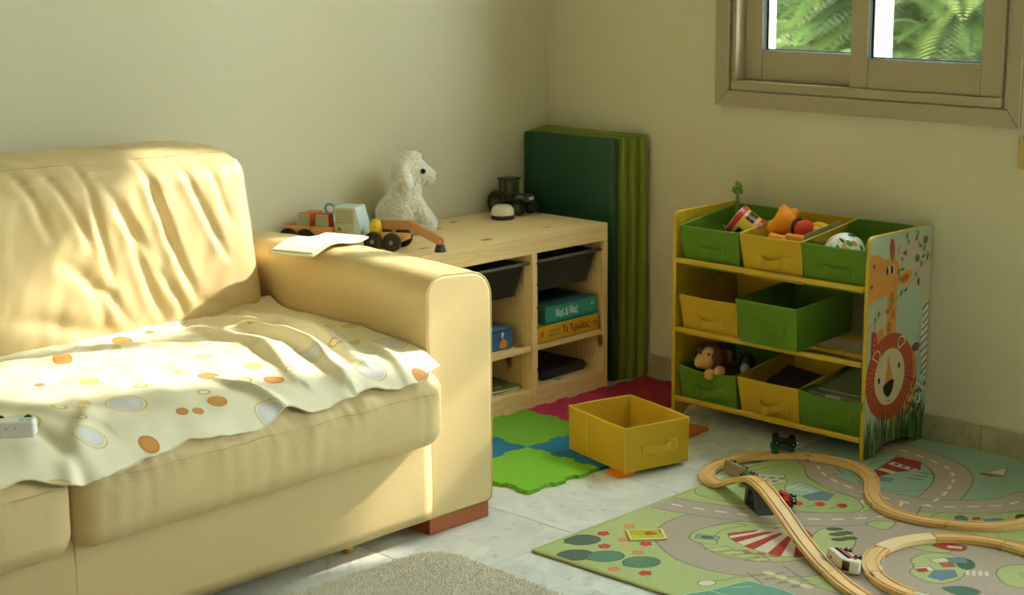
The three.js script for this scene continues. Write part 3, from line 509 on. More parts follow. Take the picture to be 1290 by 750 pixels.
// pale booklet bent over the sofa arm
{
  const t = thing('booklet', 'thin white booklet with cream edge lying across the sofa arm', 'booklet', 0.575, 0.6345, 1.412, 0.28);
  const slab = (w, d, h, y, m, n) => mesh(n, soft(w, h, d, h * 0.48, 14, 4, 40, (p) => { p.y += y + 0.006 * Math.sin(p.z * 30 + 0.6) - 0.32 * Math.max(0, p.z - 0.045) ** 1.5 - 0.10 * Math.max(0, -p.z - 0.07) ** 1.3; if (Math.abs(p.z) > d / 2 - 0.03) p.x *= 1 - 3.5 * (Math.abs(p.z) - d / 2 + 0.03) ** 1.3; }), m, t);
  slab(0.135, 0.245, 0.006, 0.0035, M('#e9dfae', 0.6), 'cover'); slab(0.122, 0.226, 0.0035, 0.0082, M('#f7f3e2', 0.6), 'page');
}
// white toy wagon lying on the cover
function wheels(parent, list, r, w, mat, ax = 'z') { for (const [x, y, z] of list) { const m = mesh('wheel', cyl(r, r, w, 18), mat, parent, x, y, z, ax === 'z' ? Math.PI / 2 : 0, 0, ax === 'x' ? Math.PI / 2 : 0); mesh('hub', sph(r * 0.32, 10, 8), chrome, m, 0, w / 2, 0); } }
{
  const t = thing('toy_train_car', 'white toy train car with pale blue windows lying on the sofa cover', 'toy train', 1.045, 0.474, 2.512, 0.75);
  t.rotation.set(0, 0.9, 0);
  mesh('body', rbox(0.085, 0.032, 0.036, 0.006, 3).translate(0, 0.018, 0), M('#f2efe6', 0.35), t);
  mesh('chassis', bx(-0.036, 0.036, 0.004, 0.03, -0.021, -0.0175, 0.001), black, t);
  for (const x of [0.018, 0.031]) mesh('window', bx(x - 0.005, x + 0.005, 0.0335, 0.0346, -0.004, 0.008, 0.0004), M('#8fd0d4', 0.3), t);
  for (const x of [-0.004, 0.004]) mesh('red_dot', cyl(0.0016, 0.0016, 0.001, 10), M('#c9323a', 0.4), t, x * 2, 0.022, 0.0183, Math.PI / 2, 0, 0);
  for (const x of [-0.025, 0.025]) for (const y of [0.008, 0.028]) mesh('wheel', cyl(0.008, 0.008, 0.005, 14), black, t, x, y, -0.0235, Math.PI / 2, 0, 0);
}
// ---------------------------------------------------------------- toys on the pine unit
const TOP = 0.5203;
// plush lamb
{
  const t = thing('plush_lamb', 'fluffy white plush lamb sitting against the wall on the pine unit', 'plush toy', 0.108, TOP, 0.712, 0.80);
  const f = (x, y, z) => {
    let d = ell(x, y, z, [-0.020, 0.055, 0], [0.074, 0.060, 0.060]);
    d = smin(d, cap(x, y, z, [-0.012, 0.07, 0], [0.004, 0.150, 0], 0.056, 0.042), 0.02);
    d = smin(d, ell(x, y, z, [0.004, 0.182, 0], [0.050, 0.050, 0.046]), 0.012);
    d = smin(d, cap(x, y, z, [0.026, 0.180, 0], [0.062, 0.164, 0], 0.036, 0.026), 0.012);
    for (const s of [-1, 1]) { d = smin(d, cap(x, y, z, [-0.008, 0.200, s * 0.040], [-0.004, 0.148, s * 0.052], 0.016, 0.023), 0.007);
      d = smin(d, cap(x, y, z, [0.025, 0.085, s * 0.028], [0.062, 0.030, s * 0.034], 0.022, 0.020), 0.010);
      d = smin(d, ell(x, y, z, [0.068, 0.022, s * 0.034], [0.020, 0.021, 0.019]), 0.004);
      d = smin(d, ell(x, y, z, [0.016, 0.016, s * 0.064], [0.042, 0.0165, 0.021]), 0.008); }
    d = smin(d, ell(x, y, z, [0.014, 0.226, 0], [0.028, 0.014, 0.024]), 0.012);
    d += 0.0034 * noi(x * 105, y * 105, z * 105) + 0.0022 * noi(x * 230, y * 230, z * 230);
    return Math.max(d, 0.0005 - y);
  };
  mesh('body', sdfMesh(f, [-0.11, -0.006, -0.10], [0.105, 0.258, 0.10], 0.0036), M([0.86, 0.83, 0.70], 0.95, { sheen: 0.6, sheenRoughness: 0.8, sheenColor: new THREE.Color(0.9, 0.88, 0.8), bumpMap: rep(furBump, 6), bumpScale: 0.002 }), t);
  for (const s of [-1, 1]) { const e = mesh('eye', sph(0.0082, 14, 10), M('#2a1a10', 0.15), t, 0.050, 0.182, s * 0.0315); mesh('pupil', sph(0.0058, 12, 8), M('#050505', 0.1), e, 0.001, 0, s * 0.0036); }
  mesh('nose', sph(0.005, 10, 8), M('#c9a08a', 0.6), t, 0.0865, 0.163, 0);
}
// wooden crane truck
{
  const t = thing('wooden_truck', 'wooden toy crane truck with pale blue cab on the pine unit', 'toy truck', 0.306, TOP, 0.924);
  t.rotation.y = Math.atan2(0.14, 0.275);      // local +x points along the truck towards the crane
  const w = woodToy;
  mesh('chassis', muv(bx(-0.275, 0.028, 0.026, 0.040, -0.034, 0.034, 0.003), 1, 1, 'x'), w, t);
  mesh('bed_floor', muv(bx(-0.325, -0.178, 0.040, 0.047, -0.040, 0.040, 0.002), 1, 1, 'x'), w, t);
  for (const z of [-0.038, 0.038]) { mesh('bed_side', muv(bx(-0.325, -0.247, 0.047, 0.060, z - 0.003, z + 0.003, 0.001), 1, 1, 'x'), w, t); mesh('bed_side', muv(bx(-0.2455, -0.178, 0.047, 0.060, z - 0.003, z + 0.003, 0.001), 1, 1, 'x'), w, t); }
  mesh('bed_end', muv(bx(-0.325, -0.319, 0.047, 0.060, -0.0345, 0.0345, 0.001), 1, 1, 'z'), w, t);
  const cs = new THREE.Shape(); cs.moveTo(0, 0); cs.lineTo(0.075, 0); cs.lineTo(0.075, 0.02); cs.lineTo(0.060, 0.075); cs.lineTo(0, 0.075); cs.closePath();
  const cg = new THREE.ExtrudeGeometry(cs, { depth: 0.066, bevelEnabled: true, bevelSize: 0.002, bevelThickness: 0.002, bevelSegments: 1 }); cg.translate(-0.172, 0.040, -0.033);
  const cab = mesh('cab', cg, M([0.56, 0.68, 0.64], 0.5), t);
  const sage = M([0.48, 0.50, 0.34], 0.55);
  mesh('cab_side', bx(-0.170, -0.114, 0.043, 0.113, 0.0352, 0.0372, 0.001), sage, cab);
  mesh('side_window', bx(-0.166, -0.118, 0.078, 0.108, 0.0372, 0.0378, 0.0003), M([0.42, 0.43, 0.28], 0.5), cab);
  mesh('window_line', bx(-0.170, -0.114, 0.0735, 0.0748, 0.0372, 0.0379, 0.0002), M('#5c5a38', 0.6), cab);
  mesh('door_knob', cyl(0.0045, 0.0045, 0.003, 14), M('#a5532c', 0.5), cab, -0.158, 0.056, 0.0385, Math.PI / 2);
  // crane turret and arm
  const dome = new THREE.LatheGeometry([[0, 0], [0.018, 0], [0.018, 0.022], [0.0172, 0.030], [0.0145, 0.037], [0.009, 0.042], [0, 0.044]].map(([a, b]) => new THREE.Vector2(a, b)), 28);
  const figure = mesh('yellow_driver', dome, M([0.78, 0.55, 0.02], 0.35), t, -0.062, 0.041, 0.008);
  mesh('face_mark', sph(0.0022, 8, 6), M('#7a5a10', 0.5), figure, 0.004, 0.024, 0.0172);
  mesh('crane_deck', muv(bx(-0.090, 0.034, 0.0401, 0.0415, -0.030, 0.030, 0.0005), 1, 1, 'x'), woodToy, t);
  const boom = (x0, y0, x1, y1, h, z, name) => { const L = Math.hypot(x1 - x0, y1 - y0), s = new THREE.Shape(); s.absarc(0, 0, h / 2, Math.PI / 2, Math.PI * 1.5); s.lineTo(L, -h / 2); s.absarc(L, 0, h / 2, -Math.PI / 2, Math.PI / 2); s.closePath(); const hole = new THREE.Path(); hole.absarc(L, 0, 0.0042, 0, Math.PI * 2, true); s.holes.push(hole); const g = new THREE.ExtrudeGeometry(s, { depth: 0.009, bevelEnabled: true, bevelSize: 0.0008, bevelThickness: 0.0008, bevelSegments: 1 }); return mesh(name, g, woodToyPlain, t, x0, y0, z, 0, 0, Math.atan2(y1 - y0, x1 - x0)); };
  boom(-0.052, 0.066, 0.044, 0.069, 0.024, -0.010, 'crane_arm'); boom(0.044, 0.069, 0.128, 0.030, 0.022, 0.0005, 'crane_jib');
  mesh('pivot_peg', cyl(0.0042, 0.0042, 0.026, 14), M('#9c6a34', 0.5), t, 0.044, 0.069, 0.002, Math.PI / 2);
  mesh('hook_ring', new THREE.TorusGeometry(0.006, 0.0008, 6, 18), chrome, t, 0.128, 0.0245, 0.005);
  mesh('hook_weight', new THREE.LatheGeometry([[0, 0], [0.0165, 0], [0.0165, 0.002], [0.0115, 0.0195], [0, 0.0195]].map(([a, b]) => new THREE.Vector2(a, b)), 20), darkRubber, t, 0.128, 0, 0.005);
  for (const x of [0.0, -0.056, -0.262, -0.312]) for (const s of [-1, 1]) { const m = mesh('wheel', cyl(0.0262, 0.0262, 0.014, 28), darkRubber, t, x, 0.0262, s * 0.042, Math.PI / 2); mesh('axle_cap', cyl(0.006, 0.006, 0.003, 12), M('#8d8f8a', 0.4), m, 0, s * 0.0078, 0); }
  // loose blocks riding on the bed
  const blocks = [[-0.270, 0.016, ['#d1562c', 'red and sage wooden cube, the rearmost on the truck bed']], [-0.212, 0.016, ['#c4472c', 'red and sage wooden cube on the truck bed next to the cab']], [-0.262, -0.024, ['#b9742e', 'brown and olive wooden cube by the wall side of the truck bed']]];
  for (const [x, z, [c, l]] of blocks) {
    const p = V(x, 0.0475, z).applyAxisAngle(V(0, 1, 0), t.rotation.y).add(t.position), b = thing('toy_block', l, 'toy block', p.x, p.y, p.z, t.rotation.y, 'toy blocks on the truck bed');
    mesh('cube', rbox(0.040, 0.046, 0.036, 0.003).translate(0, 0.023, 0), M(c, 0.5), b); mesh('sage_face', rbox(0.034, 0.040, 0.001, 0.0004).translate(0.001, 0.023, 0.0184), M([0.36, 0.40, 0.25], 0.55), b); mesh('cream_rim', rbox(0.038, 0.044, 0.0006, 0.0002).translate(0, 0.023, 0.0181), M([0.62, 0.60, 0.42], 0.55), b);
  }
}
// pale blue toy watering can
{
  const t = thing('toy_watering_can', 'pale blue toy can with ring handle behind the wooden truck', 'toy can', 0.052, TOP, 0.955, 0.6);
  const blue = M([0.28, 0.47, 0.55], 0.4);
  mesh('body', new THREE.LatheGeometry([[0, 0], [0.030, 0], [0.034, 0.01], [0.032, 0.045], [0.026, 0.066], [0.014, 0.074], [0, 0.075]].map(([a, b]) => new THREE.Vector2(a, b)), 28), M([0.42, 0.60, 0.64], 0.4), t);
  mesh('ring_handle', new THREE.TorusGeometry(0.014, 0.0042, 10, 26), blue, t, 0.0, 0.090, 0, 0, 0.2, 0);
  mesh('spout', tube([V(0.02, 0.025, 0), V(0.042, 0.045, 0), V(0.052, 0.07, 0)], 0.006, 10), blue, t);
}
// toy tractor
{
  const t = thing('toy_tractor', 'dark green toy tractor with cab at the mat end of the pine unit', 'toy tractor', 0.094, TOP, 0.262, 0.12); t.scale.setScalar(1.1);
  const g1 = M([0.018, 0.028, 0.012], 0.4), g2 = M([0.03, 0.045, 0.018], 0.35), gr = M([0.10, 0.11, 0.09], 0.5), glass = M([0.10, 0.11, 0.07], 0.08);
  mesh('chassis', bx(-0.045, 0.062, 0.018, 0.034, -0.014, 0.014, 0.002), black, t);
  mesh('hood', rbox(0.058, 0.024, 0.027, 0.006, 3).translate(0.040, 0.046, 0), g2, t); mesh('headlight', bx(0.0685, 0.070, 0.044, 0.052, -0.010, 0.010, 0.0005), offWhite, t); mesh('badge', bx(0.03, 0.05, 0.049, 0.054, 0.0137, 0.0142, 0.0002), M([0.35, 0.33, 0.18], 0.4), t);
  const cab = mesh('cab', bx(-0.032, 0.014, 0.036, 0.058, -0.020, 0.020, 0.003), g1, t);
  for (const [x, z] of [[-0.030, -0.019], [-0.030, 0.019], [0.008, -0.019], [0.008, 0.019], [-0.011, 0.019], [-0.011, -0.019]]) mesh('cab_pillar', bx(x - 0.0017, x + 0.0017, 0.057, 0.094, z - 0.0017, z + 0.0017, 0.0005), x > 0 ? gr : black, cab);
  mesh('cab_glass', bx(-0.0285, 0.0065, 0.058, 0.093, -0.0175, 0.0175, 0.001), glass, cab); mesh('roof', rbox(0.052, 0.008, 0.046, 0.003).translate(-0.011, 0.0975, 0), g2, cab);
  mesh('exhaust', cyl(0.0022, 0.0022, 0.04, 10), black, t, 0.02, 0.07, 0.014); mesh('rear_hitch', bx(-0.074, -0.040, 0.026, 0.031, -0.008, 0.008, 0.001), black, t); mesh('front_weight', rbox(0.018, 0.022, 0.03, 0.003).translate(0.075, 0.026, 0), g1, t);
  for (const s of [-1, 1]) {
    const tyre = (r, w, x, z, n) => { const pts = []; pts.push(new THREE.Vector2(r * 0.52, -w / 2), new THREE.Vector2(r * 0.9, -w / 2), new THREE.Vector2(r, -w * 0.36), new THREE.Vector2(r, w * 0.36), new THREE.Vector2(r * 0.9, w / 2), new THREE.Vector2(r * 0.52, w / 2)); const m = mesh(n, new THREE.LatheGeometry(pts, 30), darkRubber, t, x, r, z, Math.PI / 2); mesh('rim', cyl(r * 0.55, r * 0.55, w * 0.8, 20), gr, m); const lug = []; for (let k = 0; k < 20; k++) lug.push(new THREE.BoxGeometry(r * 0.07, w * 0.9, r * 0.10).rotateX(0.5).translate(r * 1.005, 0, 0).rotateY(k / 20 * 6.283)); mesh('tread', merge(lug), darkRubber, m); };
    tyre(0.0285, 0.019, -0.032, s * 0.031, 'rear_wheel'); tyre(0.0215, 0.016, 0.043, s * 0.028, 'front_wheel');
    const fd = new THREE.TorusGeometry(0.031, 0.005, 8, 20, 2.4); fd.scale(1, 1, 1.6); mesh('fender', fd, g2, t, -0.032, 0.029, s * 0.027, 0, 0, 0.35);
  }
}
// white bell
{
  const t = thing('desk_bell', 'white dome bell with dark base standing before the tractor', 'bell', 0.152, TOP, 0.362); t.scale.setScalar(1.2);
  mesh('base', new THREE.LatheGeometry([[0, 0], [0.029, 0], [0.0305, 0.002], [0.0305, 0.009], [0.029, 0.011], [0, 0.011]].map(([a, b]) => new THREE.Vector2(a, b)), 36), M('#3a352a', 0.5), t);
  mesh('dome', new THREE.LatheGeometry([[0.0295, 0.011], [0.0295, 0.016], [0.0285, 0.0235], [0.0255, 0.030], [0.020, 0.0345], [0.012, 0.037], [0, 0.0378]].map(([a, b]) => new THREE.Vector2(a, b)), 36), M('#e6dfc8', 0.3), t);
  mesh('push_button', merge([cyl(0.0028, 0.0028, 0.006, 12).translate(0, 0.040, 0), cyl(0.006, 0.0064, 0.003, 16).translate(0, 0.0435, 0)]), M('#4a4436', 0.3, { metalness: 0.6 }), t);
}
// ---------------------------------------------------------------- toy bin shelf
const SH = { x: 0.7776, z: 0.2984, w: 0.6556, h: 0.602, d: 0.292 };
const yellowPaint = M([0.62, 0.42, 0.02], 0.4);
{
  const t = thing('toy_shelf', 'yellow toy bin shelf with jungle animals printed on its side', 'toy shelf', SH.x, 0, SH.z);
  const th = 0.012, s = new THREE.Shape(), h = SH.h, d = SH.d;          // shape x: 0 front -> d back
  s.moveTo(0, 0); s.lineTo(0.040, 0); s.bezierCurveTo(0.062, 0.030, 0.09, 0.034, 0.15, 0.034); s.bezierCurveTo(0.21, 0.034, 0.235, 0.03, 0.252, 0); s.lineTo(d, 0); s.lineTo(d, h - 0.006); s.quadraticCurveTo(d, h, d - 0.006, h); s.lineTo(0.022, h); s.quadraticCurveTo(0, h, 0, h - 0.024); s.closePath();
  const pg = () => new THREE.ExtrudeGeometry(s, { depth: th - 0.004, bevelEnabled: true, bevelSize: 0.0016, bevelThickness: 0.002, bevelSegments: 2, curveSegments: 8 }).translate(0, 0, 0.002).rotateY(Math.PI / 2);   // x->-z, depth->+x
  mesh('side_panel', pg(), yellowPaint, t, 0, 0, 0); const rp = mesh('side_panel', pg(), yellowPaint, t, SH.w - th, 0, 0);
  const art = canvasTex(700, 1440, (g, W_, H_) => {
    const S = W_ / d, X = (u) => u * S, Y = (v) => H_ - v * H_ / h;         // metres from front, metres up
    const el = (x, y, a, b, c, r = 0) => { g.fillStyle = c; g.beginPath(); g.ellipse(X(x), Y(y), a * S, b * S, r, 0, 7); g.fill(); };
    g.fillStyle = '#b9cbb8'; g.fillRect(0, 0, W_, H_);
    g.fillStyle = '#cfc3a4'; g.beginPath(); g.moveTo(X(0.13), Y(0.55)); g.bezierCurveTo(X(0.16), Y(0.60), X(0.27), Y(0.60), X(0.30), Y(0.56)); g.lineTo(X(0.30), Y(0.34)); g.bezierCurveTo(X(0.25), Y(0.37), X(0.27), Y(0.44), X(0.2), Y(0.44)); g.bezierCurveTo(X(0.14), Y(0.44), X(0.11), Y(0.50), X(0.13), Y(0.55)); g.fill();
    el(0.06, 0.36, 0.05, 0.06, '#cfc3a4');
    // giraffe
    g.fillStyle = '#e39a45'; g.fillRect(X(0.088), Y(0.50), X(0.045), Y(0) - Y(0.30)); 
    g.beginPath(); g.moveTo(X(-0.01), Y(0.545)); g.bezierCurveTo(X(0.03), Y(0.57), X(0.045), Y(0.545), X(0.075), Y(0.535)); g.bezierCurveTo(X(0.12), Y(0.54), X(0.145), Y(0.53), X(0.142), Y(0.47)); g.lineTo(X(0.12), Y(0.445)); g.lineTo(X(-0.01), Y(0.425)); g.fill();
    el(0.17, 0.475, 0.033, 0.018, '#e39a45', -0.25); el(0.168, 0.474, 0.020, 0.009, '#c4542f', -0.25);
    el(0.102, 0.56, 0.012, 0.030, '#b8513a', -0.1); el(0.135, 0.553, 0.008, 0.014, '#d6a494');
    for (const [x, y] of [[0.02, 0.525], [0.012, 0.472]]) el(x, y, 0.004, 0.006, '#3a2718');
    for (const x of [0.085, 0.108]) { el(x, 0.505, 0.008, 0.014, '#fff'); el(x - 0.002, 0.505, 0.0058, 0.012, '#1d1512'); }
    for (const [x, y, r] of [[0.108, 0.43, 0.012], [0.117, 0.385, 0.01], [0.10, 0.35, 0.013], [0.118, 0.31, 0.01], [0.095, 0.28, 0.012], [0.105, 0.405, 0.007]]) el(x, y, r * 0.8, r * 1.3, '#bf7430');
    // vines with leaves
    g.strokeStyle = '#6f7f4a'; g.lineWidth = 4; g.lineCap = 'round';
    const vine = (p) => { g.beginPath(); g.moveTo(X(p[0]), Y(p[1])); g.bezierCurveTo(X(p[2]), Y(p[3]), X(p[4]), Y(p[5]), X(p[6]), Y(p[7])); g.stroke(); for (let k = 1; k < 9; k++) { const u = k / 9, b = (i) => (1 - u) ** 3 * p[i] + 3 * u * (1 - u) ** 2 * p[i + 2] + 3 * u * u * (1 - u) * p[i + 4] + u ** 3 * p[i + 6]; el(b(0) + (k % 2 ? 0.007 : -0.006), b(1) + (k % 3 ? 0.006 : -0.007), 0.0085, 0.0042, ['#56703c', '#74904f', '#4a5f36'][k % 3], k); } };
    vine([0.0, 0.36, 0.08, 0.41, 0.17, 0.42, 0.292, 0.53]); vine([0.13, 0.45, 0.15, 0.52, 0.17, 0.54, 0.18, 0.60]); vine([0.21, 0.60, 0.23, 0.55, 0.26, 0.53, 0.292, 0.50]);
    el(0.262, 0.565, 0.013, 0.011, '#5d7a44'); el(0.225, 0.52, 0.011, 0.010, '#5d7a44'); el(0.235, 0.455, 0.006, 0.011, '#4c4a38');
    // red hanging chilli shape with orange fruit
    el(0.060, 0.33, 0.019, 0.023, '#df9a52'); g.fillStyle = '#c3382f'; g.beginPath(); g.moveTo(X(0.02), Y(0.35)); g.bezierCurveTo(X(0.055), Y(0.36), X(0.04), Y(0.31), X(0.055), Y(0.27)); g.bezierCurveTo(X(0.06), Y(0.22), X(0.02), Y(0.20), X(0.005), Y(0.222)); g.bezierCurveTo(X(0.035), Y(0.235), X(0.01), Y(0.29), X(0.02), Y(0.35)); g.fill();
    for (let k = 0; k < 7; k++) el(0.028 + 0.003 * k % 0.01, 0.25 + k * 0.013, 0.0018, 0.0024, '#efe0c8');
    g.strokeStyle = '#5b8a4c'; g.lineWidth = 7; g.beginPath(); g.moveTo(X(0.03), Y(0.35)); g.lineTo(X(0.035), Y(0.40)); g.stroke();
    // zebra at the rear edge
    g.fillStyle = '#e9e4d2'; g.beginPath(); g.moveTo(X(0.292), Y(0.40)); g.bezierCurveTo(X(0.25), Y(0.36), X(0.25), Y(0.24), X(0.292), Y(0.16)); g.fill();
    for (let k = 0; k < 11; k++) { g.strokeStyle = '#1c1a16'; g.lineWidth = 9; g.beginPath(); g.moveTo(X(0.262 + 0.006 * Math.sin(k)), Y(0.375 - k * 0.020)); g.lineTo(X(0.295), Y(0.392 - k * 0.020)); g.stroke(); g.lineWidth = 3; g.beginPath(); g.moveTo(X(0.240 + 0.004 * (k % 3)), Y(0.335 - k * 0.011)); g.lineTo(X(0.255), Y(0.342 - k * 0.011)); g.stroke(); }
    // lion
    g.fillStyle = '#dd8436'; g.beginPath(); g.moveTo(X(0.16), Y(0.30)); g.bezierCurveTo(X(0.26), Y(0.30), X(0.26), Y(0.16), X(0.215), Y(0.10)); g.lineTo(X(0.15), Y(0.06)); g.lineTo(X(0.12), Y(0.12)); g.fill();
    g.fillRect(X(0.13), Y(0.16), X(0.045), Y(0) - Y(0.12)); el(0.235, 0.275, 0.018, 0.012, '#7d3a24');
    el(0.112, 0.215, 0.113, 0.118, '#bb4a2c');
    for (let k = 0; k < 96; k++) { const a = k / 96 * 6.283; g.strokeStyle = k % 2 ? '#8f3522' : '#d3684a'; g.lineWidth = 5; g.beginPath(); g.moveTo(X(0.112 + 0.074 * Math.cos(a)), Y(0.215 + 0.076 * Math.sin(a))); g.lineTo(X(0.112 + 0.109 * Math.cos(a)), Y(0.215 + 0.114 * Math.sin(a))); g.stroke(); }
    for (const [x, y, r] of [[0.045, 0.275, 0.5], [0.165, 0.296, -0.4]]) { g.strokeStyle = '#ecd9b8'; g.lineWidth = 9; g.beginPath(); g.ellipse(X(x), Y(y), 0.017 * S, 0.021 * S, r, 2.9, 6.5); g.closePath(); g.stroke(); }
    el(0.112, 0.215, 0.072, 0.077, '#e0cfa4');
    g.fillStyle = '#e2983e'; g.beginPath(); g.moveTo(X(0.102), Y(0.275)); g.lineTo(X(0.122), Y(0.225)); g.lineTo(X(0.128), Y(0.19)); g.lineTo(X(0.090), Y(0.188)); g.closePath(); g.fill();
    g.fillStyle = '#17130f'; g.beginPath(); g.moveTo(X(0.082), Y(0.192)); g.bezierCurveTo(X(0.10), Y(0.205), X(0.12), Y(0.205), X(0.133), Y(0.205)); g.bezierCurveTo(X(0.135), Y(0.18), X(0.118), Y(0.160), X(0.108), Y(0.160)); g.bezierCurveTo(X(0.09), Y(0.165), X(0.083), Y(0.178), X(0.082), Y(0.192)); g.fill();
    for (const [x, y] of [[0.062, 0.212], [0.156, 0.238]]) { el(x, y, 0.007, 0.009, '#fff'); el(x, y, 0.006, 0.0085, '#201812'); }
    g.strokeStyle = '#3a2a1c'; g.lineWidth = 4; g.beginPath(); g.moveTo(X(0.105), Y(0.152)); g.lineTo(X(0.114), Y(0.147)); g.stroke();
    // grass and leaves at the foot
    const gc = ['#2e4a26', '#3f6a31', '#587f3b', '#1f3320', '#6d8c48', '#2a5132'];
    for (let k = 0; k < 150; k++) { const x = rnd() * 0.3, hh = 0.05 + rnd() * 0.085, lean = rr(-0.014, 0.014), w = rr(0.003, 0.007); g.fillStyle = gc[k % 6]; g.beginPath(); g.moveTo(X(x - w), Y(-0.01)); g.quadraticCurveTo(X(x - w), Y(hh * 0.6), X(x + lean), Y(hh)); g.quadraticCurveTo(X(x + w), Y(hh * 0.6), X(x + w), Y(-0.01)); g.fill(); }
    for (let k = 0; k < 30; k++) el(0.2 + rnd() * 0.09, 0.09 + rnd() * 0.10, 0.012, 0.004, ['#355a30', '#7c2f22', '#4d7a3d', '#dbe0c6'][k % 4], rnd() * 3);
  });
  const sg = new THREE.ShapeGeometry(s, 8); { const p = sg.attributes.position, uv = sg.attributes.uv; for (let i = 0; i < p.count; i++) uv.setXY(i, p.getX(i) / d, p.getY(i) / h); }
  sg.rotateY(Math.PI / 2); mesh('printed_face', sg, M('#ffffff', 0.42, { map: art }), rp, th + 0.0003, 0, 0);
  // the six bins of the rows rest on bars; rear bars stand higher
  for (const [y, k] of [[0.465, 0], [0.264, 1], [0.060, 2]]) {
    mesh('front_bar', rbox(SH.w - 2 * th, 0.016, 0.012, 0.005, 3), yellowPaint, t, SH.w / 2, y, 0.0008);
    mesh('middle_bar', rbox(SH.w - 2 * th, 0.016, 0.012, 0.005, 3), yellowPaint, t, SH.w / 2, y - 0.006, -0.10);
    mesh('rear_bar', rbox(SH.w - 2 * th, 0.016, 0.012, 0.005, 3), yellowPaint, t, SH.w / 2, y + 0.005, -0.235);
  }
}
// fabric bins
const binGreen = M([0.11, 0.25, 0.010], 0.8, { bumpMap: rep(weaveBump, 12), bumpScale: 0.0006, side: THREE.DoubleSide }), binYellow = M([0.62, 0.40, 0.014], 0.8, { bumpMap: rep(weaveBump, 12), bumpScale: 0.0006, side: THREE.DoubleSide });
const edgeGreen = M([0.16, 0.30, 0.03], 0.8), edgeYellow = M([0.70, 0.50, 0.05], 0.8);
function fabricBin(label, yellow, x, y, z, tilt, ry, o = {}) {     // origin: middle of the bottom front edge
  const w = 0.203, dp = 0.262, h = 0.120, th = 0.003, t = thing('fabric_bin', label, 'fabric bin', x, y, z, 0, 'fabric toy bins');
  t.rotation.set(tilt, ry, 0, 'YXZ');
  const c = yellow ? binYellow : binGreen, e = yellow ? edgeYellow : edgeGreen, tp = o.taper ?? 0.014;
  // four bowed walls and a floor
  const wall = (L0, L1, bow) => { const g = new THREE.BoxGeometry(L1, h, th, 16, 8, 1), p = g.attributes.position; for (let i = 0; i < p.count; i++) { const u = p.getX(i) / (L1 / 2), v = p.getY(i) / h + 0.5; p.setX(i, u * (L0 + (L1 - L0) * v) / 2); p.setZ(i, p.getZ(i) + bow * (1 - u * u) * Math.sin(v * Math.PI * 0.6) - tp / 2 * (1 - v)); p.setY(i, v * h + (o.sag ?? 0) * -(1 - u * u) * v * v); } g.computeVertexNormals(); return muv(g); };
  mesh('front_wall', wall(w - tp, w, 0.003), c, t, 0, 0, -th / 2); 
  mesh('back_wall', wall(w - tp, w, 0.003).rotateY(Math.PI), c, t, 0, 0, -dp + th / 2);
  mesh('side_wall', wall(dp - tp, dp, o.bow ?? 0.003).rotateY(Math.PI / 2), c, t, w / 2 - th / 2, 0, -dp / 2); mesh('side_wall', wall(dp - tp, dp, o.bow ?? 0.003).rotateY(-Math.PI / 2), c, t, -w / 2 + th / 2, 0, -dp / 2);
  mesh('bottom', bx(-w / 2 + tp / 2, w / 2 - tp / 2, 0, 0.004, -dp + tp / 2, -tp / 2, 0.001), c, t);
  const sg = o.sag ?? 0, rim = [V(-w / 2, h, 0), V(-w / 4, h - sg * 0.75, 0.002), V(0, h - sg, 0.003), V(w / 4, h - sg * 0.75, 0.002), V(w / 2, h, 0)];
  mesh('rim_piping', merge([new THREE.TubeGeometry(new THREE.CatmullRomCurve3(rim), 24, 0.0021, 6), tube([V(w / 2, h, 0), V(w / 2 + 0.003, h, -dp / 2), V(w / 2, h, -dp)], 0.0021, 6, 20), tube([V(-w / 2, h, 0), V(-w / 2 - 0.003, h, -dp / 2), V(-w / 2, h, -dp)], 0.0021, 6, 20), tube([V(-w / 2, h, -dp), V(0, h, -dp - 0.003), V(w / 2, h, -dp)], 0.0021, 6, 20)]), e, t);
  for (const s of [-1, 1]) mesh('corner_piping', tube([V(s * w / 2, h, 0), V(s * (w / 2 - tp / 4), h / 2, 0.0005 - tp / 4), V(s * (w / 2 - tp / 2), 0, -tp / 2)], 0.0018, 6, 12), e, t);
  if (o.seam) mesh('side_seam', tube([V(-w / 2 - 0.0008, h, -dp * 0.66), V(-w / 2 + tp / 2, 0.002, -dp * 0.66)], 0.0014, 6, 8), e, t);
  // handle strap sewn at both ends, bowing out
  const hp = (o.pull ?? 0.006) * 1.5 + 0.003, sw = 0.022, hy = h * 0.47, g = new THREE.BoxGeometry(0.105, sw, 0.0030, 24, 1, 1), p = g.attributes.position;
  for (let i = 0; i < p.count; i++) { const u = p.getX(i) / 0.0525, b = Math.abs(u) > 0.62 ? 0 : Math.cos(u / 0.62 * Math.PI / 2) ** 0.8; p.setZ(i, p.getZ(i) + 0.0025 + hp * b + 0.003 * (1 - (p.getX(i) * 2 / w) ** 2)); p.setY(i, p.getY(i) - (o.droop ?? 0.002) * b); }
  g.computeVertexNormals(); mesh('handle', muv(g), c, t, o.hx ?? 0.004, hy, -tp * 0.25);
  mesh('handle_patch', rbox(0.026, sw + 0.008, 0.0012, 0.0005), e, t, (o.hx ?? 0.004) + 0.046, hy, 0.0035 - tp * 0.25);
  return t;
}
const tl = 0.12;   // bins lean forward; the back stands higher
fabricBin('green fabric bin holding a toy drum on the top row', false, 0.909, 0.4475, 0.2885, tl, 0, { pull: 0.003 });
fabricBin('yellow fabric bin holding orange soft toys on the top row', true, 1.119, 0.4475, 0.2885, tl, 0, { droop: 0.006, pull: 0.01 });
fabricBin('green fabric bin holding a printed ball beside the printed side panel', false, 1.322, 0.4475, 0.2885, tl, 0, { pull: 0.002 });
